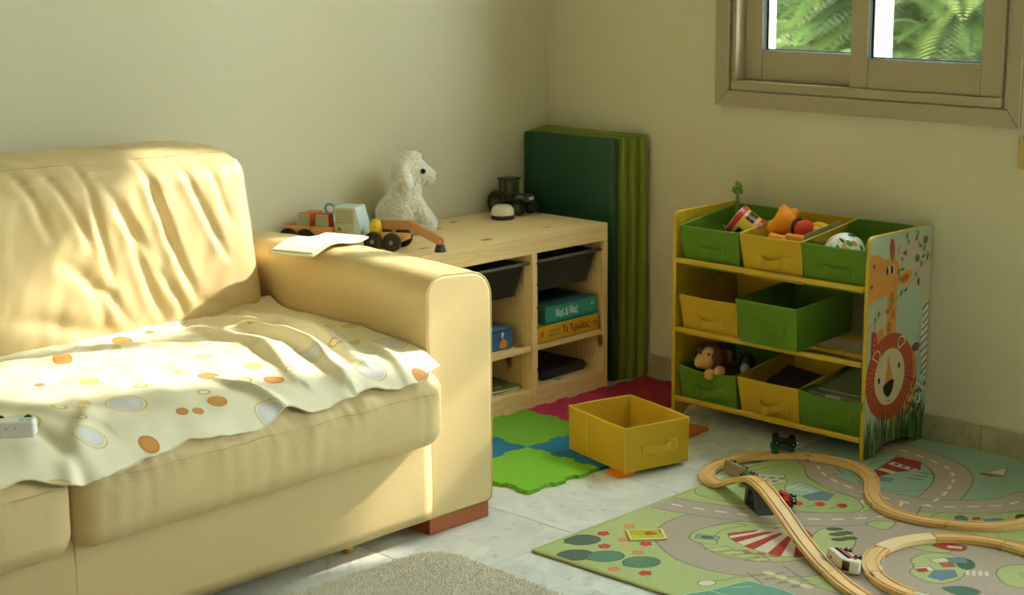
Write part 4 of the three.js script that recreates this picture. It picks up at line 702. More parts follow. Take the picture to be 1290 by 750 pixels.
fabricBin('empty yellow fabric bin on the middle row', true, 0.909, 0.2475, 0.2885, tl, 0, { droop: 0.005, pull: 0.009 });
fabricBin('empty green fabric bin pulled out from the middle row', false, 1.140, 0.2735, 0.336, tl * 0.6, -0.02, { pull: 0.004 });
fabricBin('sagging green fabric bin holding a toy monkey on the bottom row', false, 0.909, 0.0435, 0.2885, tl, 0, { sag: 0.010, pull: 0.004, bow: 0.004 });
fabricBin('yellow fabric bin holding dark papers on the bottom row', true, 1.121, 0.0435, 0.2885, tl, 0, { droop: 0.007, pull: 0.012 });
fabricBin('green fabric bin holding a lidded clear box on the bottom row', false, 1.325, 0.0435, 0.2885, tl, 0, { sag: 0.006, pull: 0.003 });
// ---------------------------------------------------------------- things in the bins
{
  const t = thing('toy_drum', 'yellow and red toy drum lying tilted in the green bin', 'toy drum', 0.962, 0.566, 0.205); t.quaternion.setFromUnitVectors(V(0, 1, 0), V(-0.68, 0.53, 0.30).normalize());
  mesh('shell', cyl(0.046, 0.046, 0.056, 36), M([0.75, 0.50, 0.05], 0.35), t); mesh('rim', cyl(0.0485, 0.0485, 0.016, 36), M([0.55, 0.03, 0.02], 0.35), t, 0, 0.030, 0); mesh('rim', cyl(0.0485, 0.0485, 0.012, 36), M([0.55, 0.03, 0.02], 0.35), t, 0, -0.030, 0); mesh('drum_skin', cyl(0.043, 0.043, 0.002, 36), M('#e9dcc0', 0.5), t, 0, 0.0392, 0);
  mesh('label_plate', new THREE.CylinderGeometry(0.0466, 0.0466, 0.026, 20, 1, true, -0.45, 0.9), M('#4a1510', 0.3, { side: THREE.DoubleSide }), t); mesh('label_plate', new THREE.CylinderGeometry(0.0466, 0.0466, 0.026, 20, 1, true, 1.1, 0.9), M('#4a1510', 0.3, { side: THREE.DoubleSide }), t); mesh('peg', cyl(0.003, 0.003, 0.014, 10), M('#8fa8a0', 0.3), t, -0.02, 0.045, 0.03);
}
{
  const t = thing('toy_stalk', 'green leafy toy stalk standing up in the rear of the green bin', 'toy plant', 0.838, 0.515, 0.082);
  const gl = M([0.30, 0.36, 0.10], 0.4, { transmission: 0.3, thickness: 0 }), lf = M([0.10, 0.28, 0.02], 0.6);
  for (const [x, z] of [[-0.005, 0], [0.004, 0.003]]) mesh('stem', tube([V(x, 0, z), V(x * 1.2, 0.06, z), V(x * 0.6, 0.125, z)], 0.0032, 8), gl, t);
  for (const [x, y, z, s] of [[-0.010, 0.130, 0, 1], [0.006, 0.142, 0.002, 1.1], [-0.004, 0.147, -0.004, 0.9], [0.009, 0.128, -0.003, 0.8]]) mesh('leaf', sdfMesh((a, b, c) => ell(a, b, c, [0, 0, 0], [0.010 * s, 0.010 * s, 0.006]) + 0.0022 * noi(a * 240, b * 240, c * 240 + x * 90), [-0.016, -0.016, -0.012], [0.016, 0.016, 0.012], 0.002), lf, t, x, y, z);
}
{
  const fuzzy = (c) => M(c, 0.9, { bumpMap: rep(furBump, 6), bumpScale: 0.001 });
  const t = thing('plush_toy', 'orange soft toy with a red body lying in the yellow bin', 'plush toy', 1.085, 0.556, 0.185, 0.2);
  mesh('head', sdfMesh((x, y, z) => { let d = ell(x, y, z, [0, 0.035, 0], [0.034, 0.036, 0.034]); d = smin(d, ell(x, y, z, [-0.008, 0.066, 0], [0.012, 0.018, 0.012]), 0.014); d = smin(d, ell(x, y, z, [-0.030, 0.018, 0.012], [0.02, 0.022, 0.02]), 0.012); d = smin(d, ell(x, y, z, [0.018, 0.062, -0.012], [0.014, 0.014, 0.014]), 0.008); return d + 0.001 * noi(x * 130, y * 130, z * 130); }, [-0.06, -0.01, -0.045], [0.045, 0.095, 0.045], 0.003), fuzzy([0.85, 0.30, 0.01]), t);
  mesh('collar', new THREE.TorusGeometry(0.024, 0.004, 8, 26), M('#2f2a26', 0.6), t, 0.036, 0.024, 0.004, 0, 1.35, 0);
  mesh('body', sdfMesh((x, y, z) => smin(ell(x, y, z, [0.058, 0.020, 0.006], [0.030, 0.028, 0.03]), ell(x, y, z, [0.02, -0.006, 0.03], [0.04, 0.012, 0.02]), 0.01) + 0.001 * noi(x * 120, y * 120, z * 120), [0.0, -0.035, -0.035], [0.105, 0.06, 0.06], 0.003), fuzzy([0.62, 0.06, 0.015]), t);
  for (const [a, b] of [[[-0.02, 0.0, 0.045], [0.015, -0.004, 0.062]], [[0.03, 0.004, 0.05], [0.07, -0.002, 0.045]]]) mesh('limb', sdfMesh((x, y, z) => cap(x, y, z, a, b, 0.011, 0.014), [-0.06, -0.03, 0.015], [0.10, 0.03, 0.09], 0.003), fuzzy([0.85, 0.34, 0.03]), t);
  const c = single('plush_cushion', 'ribbed yellow orange soft ball resting beside the orange soft toy', 'soft ball', sdfMesh((x, y, z) => ell(x, y, z, [0, 0, 0], [0.042, 0.034, 0.036]) + 0.0018 * Math.sin(Math.atan2(z, y) * 12), [-0.05, -0.045, -0.045], [0.05, 0.045, 0.045], 0.003), fuzzy([0.85, 0.45, 0.02]), 1.170, 0.562, 0.150);
  const k = thing('crumpled_cloth', 'crumpled white and red cloth under the orange soft toy', 'cloth', 1.125, 0.516, 0.20);
  mesh('fabric', soft(0.15, 0.03, 0.11, 0.012, 30, 6, 24, (p) => { p.y += 0.012 * noi(p.x * 30, p.z * 30, 2); }), M([0.62, 0.45, 0.38], 0.9), k); mesh('red_patch', soft(0.06, 0.012, 0.05, 0.005, 12, 4, 12, (p) => { p.y += 0.022 + 0.006 * noi(p.x * 40, p.z * 40, 2); }), M([0.5, 0.05, 0.03], 0.9), k, -0.045, 0, 0.015);
}
single('card_sheet', 'grey card sheet standing along the side of the yellow bin', 'card sheet', rbox(0.003, 0.115, 0.17, 0.001), M('#8f9070', 0.7), 1.2085, 0.535, 0.185, 0.12, 0, -0.03);
{
  const tex = canvasTex(512, 256, (g) => { g.fillStyle = '#e6e6dc'; g.fillRect(0, 0, 512, 256); g.fillStyle = '#3f9a4a'; g.fillRect(0, 175, 512, 81); for (let i = 0; i < 85; i++) { g.fillStyle = ['#2b7f3f', '#d9a23a', '#7a4a24', '#3a4868', '#c9cfc2', '#c9832c', '#57a14f'][i % 7]; g.beginPath(); g.ellipse(rnd() * 512, 25 + rnd() * 215, 6 + rnd() * 22, 5 + rnd() * 16, rnd() * 3, 0, 7); g.fill(); } });
  single('play_ball', 'white and green printed play ball inside the green bin', 'ball', sph(0.058, 40, 28), M('#fff', 0.25, { map: tex }), 1.292, 0.5305, 0.205, 0.2, 1.1, 0.3);
}
{
  const t = thing('plush_monkey', 'brown plush monkey with tan face leaning out of the green bin', 'plush toy', 0.885, 0.120, 0.245, 0.15);
  const brown = M([0.10, 0.045, 0.02], 0.95), tan = M([0.62, 0.36, 0.12], 0.9);
  mesh('body', sdfMesh((x, y, z) => { let d = ell(x, y, z, [0, 0.062, -0.01], [0.043, 0.044, 0.040]); d = smin(d, ell(x, y, z, [0.035, 0.01, -0.01], [0.05, 0.04, 0.045]), 0.015); d = smin(d, cap(x, y, z, [0.03, 0.03, 0.0], [0.045, 0.042, 0.038], 0.018, 0.015), 0.008); for (const s of [-1, 1]) d = smin(d, ell(x, y, z, [s * 0.044, 0.070, -0.018], [0.016, 0.018, 0.01]), 0.006); return d + 0.0012 * noi(x * 150, y * 150, z * 150); }, [-0.07, -0.035, -0.065], [0.10, 0.115, 0.06], 0.0034), brown, t);
  mesh('face', sdfMesh((x, y, z) => { let d = ell(x, y, z, [-0.012, 0.058, 0.020], [0.030, 0.026, 0.020]); d = smin(d, ell(x, y, z, [-0.002, 0.083, 0.016], [0.018, 0.016, 0.014]), 0.008); d = smin(d, ell(x, y, z, [-0.026, 0.052, 0.030], [0.016, 0.017, 0.014]), 0.006); return d; }, [-0.06, 0.015, -0.015], [0.03, 0.115, 0.055], 0.003), tan, t);
  for (const x of [-0.022, 0.004]) mesh('eye', sph(0.0036, 10, 8), black, t, x, 0.080, 0.0312);
  for (const [x, y, z] of [[0.050, 0.040, 0.048], [0.024, 0.030, 0.058]]) mesh('paw', sph(0.0165, 18, 12), tan, t, x, y, z);
  const p = thing('toy_penguin', 'small black and white toy in shade behind the monkey', 'toy', 0.955, 0.110, 0.175); mesh('body', new THREE.LatheGeometry([[0, 0], [0.026, 0.004], [0.03, 0.03], [0.024, 0.06], [0.016, 0.078], [0, 0.09]].map(([a, b]) => new THREE.Vector2(a, b)), 20), M('#16181c', 0.5), p); mesh('belly', ((g) => g.scale(0.8, 1.25, 0.6))(sph(0.022)), M('#a9a690', 0.6), p, 0.006, 0.036, 0.018);
}
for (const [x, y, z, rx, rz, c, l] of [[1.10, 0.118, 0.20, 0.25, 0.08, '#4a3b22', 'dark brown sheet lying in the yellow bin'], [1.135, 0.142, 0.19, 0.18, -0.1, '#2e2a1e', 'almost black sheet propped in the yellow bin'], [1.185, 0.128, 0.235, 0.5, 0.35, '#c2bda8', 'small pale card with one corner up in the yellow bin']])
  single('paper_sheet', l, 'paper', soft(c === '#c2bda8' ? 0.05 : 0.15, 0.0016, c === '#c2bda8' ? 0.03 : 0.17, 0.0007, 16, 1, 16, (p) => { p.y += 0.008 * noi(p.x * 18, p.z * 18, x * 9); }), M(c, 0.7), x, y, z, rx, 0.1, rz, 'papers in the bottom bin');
{
  const t = thing('clear_box', 'lidded clear plastic box with green contents in the bottom bin', 'plastic box', 1.318, 0.066, 0.150); t.rotation.set(0.12, 0, 0);
  mesh('tub', openBox(0.165, 0.215, 0.15, 0.20, 0.095, 0.002), M([0.35, 0.36, 0.28], 0.25, { transmission: 0.5, thickness: 0 }), t); mesh('lid', rbox(0.172, 0.012, 0.222, 0.005, 3).translate(0, 0.1, 0), M([0.30, 0.33, 0.22], 0.25, { transmission: 0.35, thickness: 0 }), t); mesh('lid_panel', rbox(0.13, 0.004, 0.175, 0.002).translate(0, 0.107, 0), M([0.16, 0.22, 0.10], 0.3), t); mesh('clip', rbox(0.05, 0.022, 0.006, 0.002).translate(0, 0.095, 0.1125), M([0.45, 0.45, 0.38], 0.3), t);
  mesh('contents', soft(0.13, 0.07, 0.17, 0.02, 16, 8, 20, (p) => { p.y += 0.045 + 0.006 * noi(p.x * 60, p.z * 60, 1); }), M([0.06, 0.11, 0.04], 0.8), t);
}
// ---------------------------------------------------------------- yellow bin on the floor
{
  const b = fabricBin('yellow fabric bin standing on the floor on the foam tiles', true, 1.0865, 0.0120, 0.7275, 0, 0, { taper: 0.002, seam: true, bow: 0.001, pull: 0.007, droop: 0.001 });
  b.rotation.set(0, Math.PI / 2 - 0.235, 0);
}
// ---------------------------------------------------------------- foam puzzle tiles
{
  const S = 0.265, X0 = 0.445, Z0 = 0.032, TH = 0.0105, n = 6, amp = 0.0065;
  const line = (id, k) => ((k + id) % 2 ? 1 : -1) * amp;
  const edge = (out, a, b, fixed, vertical, id, rev) => {     // zigzag of tabs along one grid line
    const pts = []; for (let k = 0; k < n; k++) { const t0 = a + (b - a) * (k + 0.0) / n, t1 = a + (b - a) * (k + 1) / n, w = (b - a) / n * 0.05, o = line(id, k) * (k === 0 || k === n - 1 ? 0.2 : 1); pts.push([t0 + w, o], [t1 - w, o]); }
    if (rev) pts.reverse(); for (const [p, o] of pts) out.push(vertical ? [fixed + o, p] : [p, fixed + o]);
  };
  const tile = (label, i, j, col, bump, lift = 0, y = 0.0006) => {
    const x0 = X0 + i * S, x1 = x0 + S, z0 = Z0 + j * S, z1 = z0 + S, q = [];
    edge(q, x0, x1, z0, false, j, false); edge(q, z0, z1, x1, true, i + 1, false); edge(q, x0, x1, z1, false, j + 1, true); edge(q, z0, z1, x0, true, i, true);
    const cx = (x0 + x1) / 2, cz = (z0 + z1) / 2, s = new THREE.Shape(q.map(([a, c]) => new THREE.Vector2((a - cx) * 0.996, -(c - cz) * 0.996)));
    const g = new THREE.ExtrudeGeometry(s, { depth: TH - 0.002, bevelEnabled: true, bevelSize: 0.0008, bevelOffset: -0.0008, bevelThickness: 0.001, bevelSegments: 1 }); g.translate(0, 0, 0.001).rotateX(-Math.PI / 2);
    // subdivide the top with a finer sheet so that the foam can bend
    muv(g, 1);
    single('foam_tile', label, 'foam tile', g, M(col, 0.75, { bumpMap: bump[0], bumpScale: bump[1] }), cx, y + lift, cz, 0, 0, 0, 'foam puzzle tiles');
  };
  const rib = [rep(ribBump, 1 / 0.11), 0.002], dim = [rep(dimpleBump, 1 / 0.1), 0.006];
  tile('green foam puzzle tile touching the pine unit and the pink tile', 0, 2, [0.16, 0.42, 0.012], rib);
  tile('green foam puzzle tile on open floor next to the sofa arm', 1, 3, [0.19, 0.50, 0.010], rib);
  tile('blue foam puzzle tile under the yellow bin on the floor', 1, 2, [0.0, 0.17, 0.30], rib);
  tile('blue foam puzzle tile between the pine unit and the sofa arm', 0, 3, [0.0, 0.17, 0.30], rib);
  tile('dimpled pink foam tile in front of the pine unit', 0, 1, [0.66, 0.03, 0.12], dim);
  tile('dimpled pink foam tile in the corner before the green mat', 0, 0, [0.50, 0.018, 0.06], dim);  // same pink foam, the dimmer corner light put into a darker colour
  tile('orange foam tile between the floor bin and the toy shelf', 0.905, 1.16, [0.62, 0.16, 0.02], rib);
  const os = new THREE.Shape(); for (let k = 0; k < 9; k++) { const a = k / 9 * 6.283, r = 0.03 + 0.008 * (k % 2); k ? os.lineTo(r * Math.cos(a), r * Math.sin(a)) : os.moveTo(r, 0); } os.closePath();
  single('foam_piece', 'small loose orange foam piece under a corner of the yellow bin', 'foam piece', new THREE.ExtrudeGeometry(os, { depth: 0.009, bevelEnabled: true, bevelSize: 0.001, bevelThickness: 0.0008, bevelSegments: 1 }).rotateX(-Math.PI / 2), M([0.80, 0.22, 0.01], 0.7), 1.035, 0.0014, 0.808, 0, 0.4, 0);
}
// ---------------------------------------------------------------- grey shag rug
{
  const t = thing('shag_rug', 'plain grey shag rug on the floor before the sofa', 'rug', 1.10, 0, 1.512, -0.035);
  const w = 1.0, l = 1.5, r = 0.085, s = new THREE.Shape(); s.moveTo(r, 0); s.lineTo(w - r, 0); s.quadraticCurveTo(w, 0, w, -r); s.lineTo(w, -l + r); s.quadraticCurveTo(w, -l, w - r, -l); s.lineTo(r, -l); s.quadraticCurveTo(0, -l, 0, -l + r); s.lineTo(0, -r); s.quadraticCurveTo(0, 0, r, 0);
  mesh('backing', new THREE.ExtrudeGeometry(s, { depth: 0.006, bevelEnabled: false, curveSegments: 10 }).rotateX(-Math.PI / 2).translate(0, 0.0006, 0), M([0.68, 0.63, 0.5], 0.95, { bumpMap: rep(pileBump, 3), bumpScale: 0.003 }), t);
  const tuft = new THREE.ConeGeometry(0.0021, 0.0075, 4, 1).translate(0, 0.00375, 0), NT = 118000, im = new THREE.InstancedMesh(tuft, M([0.86, 0.81, 0.66], 0.95), NT); im.name = 'pile'; im.userData.kind = 'stuff'; im.castShadow = im.receiveShadow = true;
  const m4 = new THREE.Matrix4(), q = new THREE.Quaternion(), e = new THREE.Euler(), c = new THREE.Color(); let k = 0;
  while (k < NT) { const x = rnd() * w, z = rnd() * l, ex = Math.max(0, r - x, x - w + r), ez = Math.max(0, r - z, z - l + r); if (Math.hypot(ex, ez) > r) continue; e.set(rr(-0.8, 0.8), rr(0, 6), rr(-0.8, 0.8)); q.setFromEuler(e); const sc = rr(0.7, 1.3); m4.compose(V(x, 0.005, z), q, V(sc, sc, sc)); im.setMatrixAt(k, m4); const v = rr(0.75, 1.0); im.setColorAt(k, c.setRGB(v, v * 0.99, v * 0.95)); k++; }
  t.add(im);
}
// small toy that rolled under the sofa
{
  const t = thing('toy_ball', 'small amber toy ball peeping out from under the sofa', 'ball', 0.968, 0, 1.672); mesh('ball', sph(0.015, 20, 14), M([0.55, 0.30, 0.05], 0.35), t, 0, 0.015, 0); mesh('band', new THREE.TorusGeometry(0.0148, 0.0012, 6, 24), M([0.7, 0.5, 0.2], 0.4), t, 0, 0.015, 0, 1.2, 0, 0);
}
// ---------------------------------------------------------------- road play rug
const RUG = { x: 1.266, z: 1.374, a: 0.02, w: 1.55, l: 1.345 };
const rugP = (u, v) => [RUG.x + u * Math.cos(RUG.a) - v * Math.sin(RUG.a), RUG.z - u * Math.sin(RUG.a) - v * Math.cos(RUG.a)];
{
  const tex = canvasTex(2048, 1778, (g, W_, H_) => {
    const S = W_ / RUG.w, X = (u) => u * S, Y = (v) => H_ - v * S, pt = (p) => [X(p[0]), Y(p[1])];
    const poly = (a, c, line, close = true) => { g.beginPath(); a.forEach((p, i) => i ? g.lineTo(...pt(p)) : g.moveTo(...pt(p))); if (close) g.closePath(); if (c) { g.fillStyle = c; g.fill(); } if (line) { g.strokeStyle = line; g.lineWidth = 3.2; g.lineJoin = 'round'; g.stroke(); } };
    const curve = (a, close) => { const c = new THREE.CatmullRomCurve3(a.map((p) => V(p[0], p[1], 0)), close); return c.getPoints(a.length * 10).map((p) => [p.x, p.y]); };
    const blob = (a, c, line) => poly(curve(a, true), c, line);
    const road = (a, w = 0.092) => { const p = curve(a, false); for (const [lw, c] of [[w + 0.006, '#7c7060'], [w, '#b3a490']]) { g.strokeStyle = c; g.lineWidth = lw * S; g.lineJoin = 'round'; g.lineCap = 'butt'; g.beginPath(); p.forEach((q, i) => i ? g.lineTo(...pt(q)) : g.moveTo(...pt(q))); g.stroke(); } };
    const dash = (a) => { const p = curve(a, false); g.strokeStyle = '#ded9c4'; g.lineWidth = 0.0085 * S; g.setLineDash([0.030 * S, 0.026 * S]); g.beginPath(); p.forEach((q, i) => i ? g.lineTo(...pt(q)) : g.moveTo(...pt(q))); g.stroke(); g.setLineDash([]); };
    const el = (x, y, a, b, c, r = 0, line) => { g.beginPath(); g.ellipse(X(x), Y(y), a * S, b * S, r, 0, 7); g.fillStyle = c; g.fill(); if (line) { g.strokeStyle = line; g.lineWidth = 3; g.stroke(); } };
    const G = '#b3c07c', G2 = '#a9ba74', TEAL = '#93b39a', LN = '#6d7050';
    g.fillStyle = G; g.fillRect(0, 0, W_, H_);
    // teal water fields in the far part
    poly([[0.0, 1.0], [0.30, 0.93], [0.45, 0.88], [0.62, 0.95], [1.55, 0.98], [1.55, 1.36], [0, 1.36]], TEAL);
    // central paved ground
    blob([[0.25, 0.60], [0.33, 0.66], [0.46, 0.72], [0.60, 0.74], [0.74, 0.78], [1.0, 0.80], [1.12, 0.6], [1.05, 0.4], [0.85, 0.30], [0.62, 0.30], [0.50, 0.40], [0.33, 0.52]], '#b3a490', LN);
    // roads
    const A = [[-0.02, 0.455], [0.05, 0.463], [0.14, 0.49], [0.25, 0.535], [0.353, 0.603], [0.42, 0.67], [0.47, 0.76], [0.44, 0.855]];
    const B = [[0.20, 0.51], [0.165, 0.44], [0.155, 0.36], [0.18, 0.29], [0.235, 0.245], [0.31, 0.215], [0.39, 0.22], [0.46, 0.255], [0.52, 0.32], [0.56, 0.42]];
    const C = [[0.06, 1.05], [0.125, 0.956], [0.20, 0.895], [0.30, 0.859], [0.403, 0.853], [0.498, 0.867], [0.573, 0.928], [0.634, 1.0], [0.66, 1.10], [0.72, 1.22], [0.9, 1.28], [1.2, 1.2], [1.3, 0.9], [1.2, 0.6]];
    const Dd = [[0.10, 1.19], [0.216, 1.225], [0.30, 1.203], [0.369, 1.178], [0.41, 1.142], [0.441, 1.099], [0.465, 1.04], [0.489, 0.956], [0.498, 0.87]];
    const E_ = [[0.46, 0.255], [0.60, 0.20], [0.8, 0.22], [1.0, 0.30], [1.2, 0.6]];
    const F_ = [[0.41, 0.67], [0.33, 0.77], [0.30, 0.86]];
    road(B); road(E_); road(F_, 0.07); road(Dd); road(C); road(A);
    for (const a of [A, C, Dd]) dash(a); dash([[0.36, 0.80], [0.39, 0.75], [0.42, 0.70]]);
    // ring road markings round the island
    dash([[0.60, 0.55], [0.62, 0.47], [0.68, 0.39], [0.78, 0.36], [0.88, 0.40]]);
    // grass inside the loop
    blob([[0.030, 0.842], [0.06, 0.93], [0.085, 0.94], [0.16, 0.86], [0.26, 0.81], [0.34, 0.80], [0.40, 0.735], [0.37, 0.68], [0.30, 0.63], [0.2, 0.585], [0.10, 0.56], [0.02, 0.57], [0.0, 0.70]], G2, LN);
    blob([[0.195, 0.925], [0.235, 0.945], [0.28, 0.91], [0.27, 0.895]], TEAL, LN);
    // two rows of houses
    poly([[0.03, 0.79], [0.105, 0.835], [0.145, 0.79], [0.118, 0.725], [0.075, 0.715]], '#c9c2a0', LN); for (let i = 0; i < 3; i++) for (let k = 0; k < 2; k++) poly([[0.068 + i * 0.022, 0.742 + k * 0.03 + i * 0.012], [0.080 + i * 0.022, 0.748 + k * 0.03 + i * 0.012], [0.078 + i * 0.022, 0.762 + k * 0.03 + i * 0.012], [0.066 + i * 0.022, 0.756 + k * 0.03 + i * 0.012]], '#6f7560');
    poly([[0.155, 0.765], [0.17, 0.82], [0.25, 0.79], [0.235, 0.725], [0.19, 0.72]], '#a9bfa8', LN); for (let i = 0; i < 4; i++) poly([[0.168 + i * 0.018, 0.745 + i * 0.004], [0.178 + i * 0.018, 0.748 + i * 0.004], [0.182 + i * 0.018, 0.785 - i * 0.002], [0.172 + i * 0.018, 0.785 - i * 0.002]], '#cfd4bb');
    poly([[0.235, 0.725], [0.25, 0.79], [0.285, 0.79], [0.30, 0.74], [0.265, 0.71]], '#6f8696', LN);
    for (const [x, y] of [[0.258, 0.672], [0.301, 0.704], [0.348, 0.730]]) { el(x, y, 0.013, 0.017, '#c8442f', -0.6); g.strokeStyle = '#6b5a38'; g.lineWidth = 4; g.beginPath(); g.moveTo(X(x - 0.004), Y(y - 0.016)); g.lineTo(X(x - 0.012), Y(y - 0.04)); g.stroke(); }
    // circus tent
    blob([[0.205, 0.40], [0.196, 0.345], [0.215, 0.30], [0.25, 0.29], [0.285, 0.31], [0.25, 0.35], [0.24, 0.40], [0.26, 0.46], [0.23, 0.45]], G, LN);
    { const apex = [0.352, 0.545], arc = curve([[0.262, 0.385], [0.285, 0.362], [0.33, 0.345], [0.39, 0.338], [0.45, 0.352], [0.485, 0.39], [0.492, 0.46]], false); for (let i = 0; i < 11; i++) { const a = Math.floor(i / 11 * (arc.length - 1)), b = Math.floor((i + 1) / 11 * (arc.length - 1)); poly([apex, ...arc.slice(a, b + 1)], i % 2 ? '#ddd3ba' : '#b8402f'); } poly([apex, ...arc], null, LN); poly([[0.30, 0.47], [0.345, 0.50], [0.40, 0.49], [0.40, 0.46], [0.345, 0.47], [0.30, 0.44]], '#d9cdb4'); }
    poly([[0.213, 0.335], [0.262, 0.355], [0.272, 0.33], [0.225, 0.308]], '#8fa49c', LN); el(0.243, 0.332, 0.017, 0.010, '#5d6a66', -0.4);
    blob([[0.405, 0.545], [0.42, 0.585], [0.455, 0.585], [0.505, 0.545], [0.53, 0.485], [0.526, 0.42], [0.49, 0.40], [0.45, 0.44]], G, LN); for (const [x, y] of [[0.427, 0.577], [0.459, 0.570], [0.487, 0.547], [0.452, 0.55], [0.475, 0.525]]) el(x, y, 0.012, 0.02, '#55664a', 0.8);
    // garden patches along the lower road
    for (let i = 0; i < 4; i++) { poly([[0.285 + i * 0.036, 0.268 + i * 0.002], [0.312 + i * 0.036, 0.266 + i * 0.006], [0.335 + i * 0.034, 0.31], [0.31 + i * 0.034, 0.315]], '#bcc684', LN); poly([[0.455 + i * 0.034, 0.205 + i * 0.004], [0.462 + i * 0.034, 0.202], [0.505 + i * 0.034, 0.265 + i * 0.004], [0.50 + i * 0.034, 0.27]], '#8f8a5c'); el(0.48 + i * 0.034, 0.243 - i * 0.003, 0.016, 0.010, '#d4cf94'); }
    for (let i = 0; i < 3; i++) { poly([[0.34 + i * 0.03, 0.30], [0.345 + i * 0.03, 0.30], [0.365 + i * 0.03, 0.33], [0.36 + i * 0.03, 0.33]], '#7b7452'); el(0.37 + i * 0.028, 0.315 + i * 0.012, 0.012, 0.008, '#b86a4a'); }
    blob([[0.463, 0.658], [0.469, 0.693], [0.506, 0.712], [0.515, 0.653]], G, LN);
    // red boat house, water and little boat
    blob([[0.22, 1.05], [0.24, 1.14], [0.30, 1.165], [0.36, 1.12], [0.41, 1.05], [0.43, 0.97], [0.36, 0.905], [0.29, 0.95]], TEAL, LN);
    const bh = [[0.235, 1.165], [0.305, 1.170], [0.340, 1.105], [0.305, 1.05], [0.29, 0.985], [0.255, 1.02]]; poly(bh, '#a93226', LN); poly([[0.25, 1.12], [0.335, 1.105], [0.328, 1.085], [0.25, 1.095]], '#d8d0b6'); for (let i = 0; i < 3; i++) poly([[0.262 + i * 0.024, 1.114 - i * 0.003], [0.276 + i * 0.024, 1.112 - i * 0.003], [0.276 + i * 0.024, 1.098 - i * 0.003], [0.262 + i * 0.024, 1.1 - i * 0.003]], '#56604e'); poly([[0.255, 1.055], [0.308, 1.05], [0.302, 1.03], [0.256, 1.035]], '#d8d0b6'); poly([[0.29, 0.985], [0.325, 1.0], [0.34, 0.97], [0.31, 0.955]], '#6f8894');
    for (const y of [1.09, 1.06, 1.03]) poly([[0.35, y], [0.385, y + 0.012], [0.386, y + 0.006], [0.352, y - 0.007]], '#6d7050');
    poly([[0.46, 1.19], [0.535, 1.205], [0.50, 1.18], [0.475, 1.175]], '#a5503c'); poly([[0.474, 1.204], [0.524, 1.208], [0.498, 1.268]], '#d9cfb4', '#7a5a44');
    // green strip with lying figure shapes on the bank
    blob([[0.553, 0.795], [0.553, 0.845], [0.63, 0.90], [0.70, 0.985], [0.735, 0.95], [0.69, 0.85], [0.62, 0.79]], G2, LN); el(0.608, 0.84, 0.016, 0.026, '#4f7060', -0.6); el(0.634, 0.865, 0.010, 0.014, '#b8402f'); poly([[0.645, 0.87], [0.675, 0.91], [0.69, 0.9], [0.66, 0.86]], '#647d92'); el(0.71, 0.94, 0.014, 0.03, '#3f5040', -0.5);
    // island with houses
    blob([[0.664, 0.52], [0.666, 0.575], [0.70, 0.608], [0.75, 0.60], [0.785, 0.55], [0.80, 0.48], [0.778, 0.435], [0.735, 0.435], [0.70, 0.455], [0.69, 0.49]], G, LN);
    el(0.765, 0.58, 0.020, 0.034, '#41684f', -0.6, LN); poly([[0.69, 0.55], [0.71, 0.585], [0.735, 0.575], [0.715, 0.54]], '#d8cfb0', LN); poly([[0.715, 0.585], [0.745, 0.615], [0.765, 0.59], [0.738, 0.565]], '#6d8698', LN); poly([[0.72, 0.545], [0.74, 0.57], [0.757, 0.55], [0.74, 0.53]], '#c76038', LN); poly([[0.69, 0.485], [0.715, 0.515], [0.738, 0.50], [0.716, 0.468]], '#ddd6c2', LN); poly([[0.698, 0.48], [0.714, 0.50], [0.728, 0.488], [0.714, 0.468]], '#b23c2c'); poly([[0.735, 0.50], [0.765, 0.53], [0.79, 0.50], [0.775, 0.455], [0.745, 0.455]], '#6b8798', LN); poly([[0.745, 0.455], [0.775, 0.455], [0.78, 0.445], [0.742, 0.44]], '#b9c3ae');
    for (let i = 0; i < 4; i++) poly([[0.785 + i * 0.011, 0.545 + i * 0.008], [0.791 + i * 0.011, 0.55 + i * 0.008], [0.805 + i * 0.011, 0.525 + i * 0.008], [0.799 + i * 0.011, 0.52 + i * 0.008]], '#d9d4c2');
    blob([[0.842, 0.575], [0.834, 0.625], [0.862, 0.66], [0.93, 0.66], [0.95, 0.58], [0.921, 0.535], [0.894, 0.529]], G, LN); el(0.90, 0.61, 0.02, 0.022, '#b3a490');
    blob([[0.615, 0.59], [0.627, 0.63], [0.692, 0.655], [0.70, 0.615]], G, LN); blob([[0.65, 0.635], [0.67, 0.665], [0.71, 0.68], [0.72, 0.65], [0.69, 0.63]], '#b23c2c', LN); poly([[0.675, 0.655], [0.705, 0.672], [0.712, 0.66], [0.685, 0.645]], '#dcc88e');
    blob([[0.78, 0.70], [0.80, 0.74], [0.86, 0.76], [0.86, 0.72]], G, LN);
    blob([[0.80, 0.42], [0.83, 0.46], [0.87, 0.455], [0.86, 0.41]], '#4a7160', LN);
    // trees and leaves in the near corner
    for (const [x, y, c] of [[0.041, 0.124, '#586a58'], [0.095, 0.040, '#586a58'], [0.150, 0.080, '#5d8a6c'], [0.232, 0.106, '#5d8a6c']]) { el(x - 0.012, y - 0.034, 0.008, 0.011, '#8c6a50', 0.6); el(x, y, 0.034, 0.042, c, 0.6, '#4a5a4c'); }
    const leaf = (x, y, c) => { for (let k = 0; k < 5; k++) { const a = k * 1.256 + x * 9; el(x + 0.008 * Math.cos(a), y + 0.009 * Math.sin(a), 0.008, 0.0065, c, a); } };
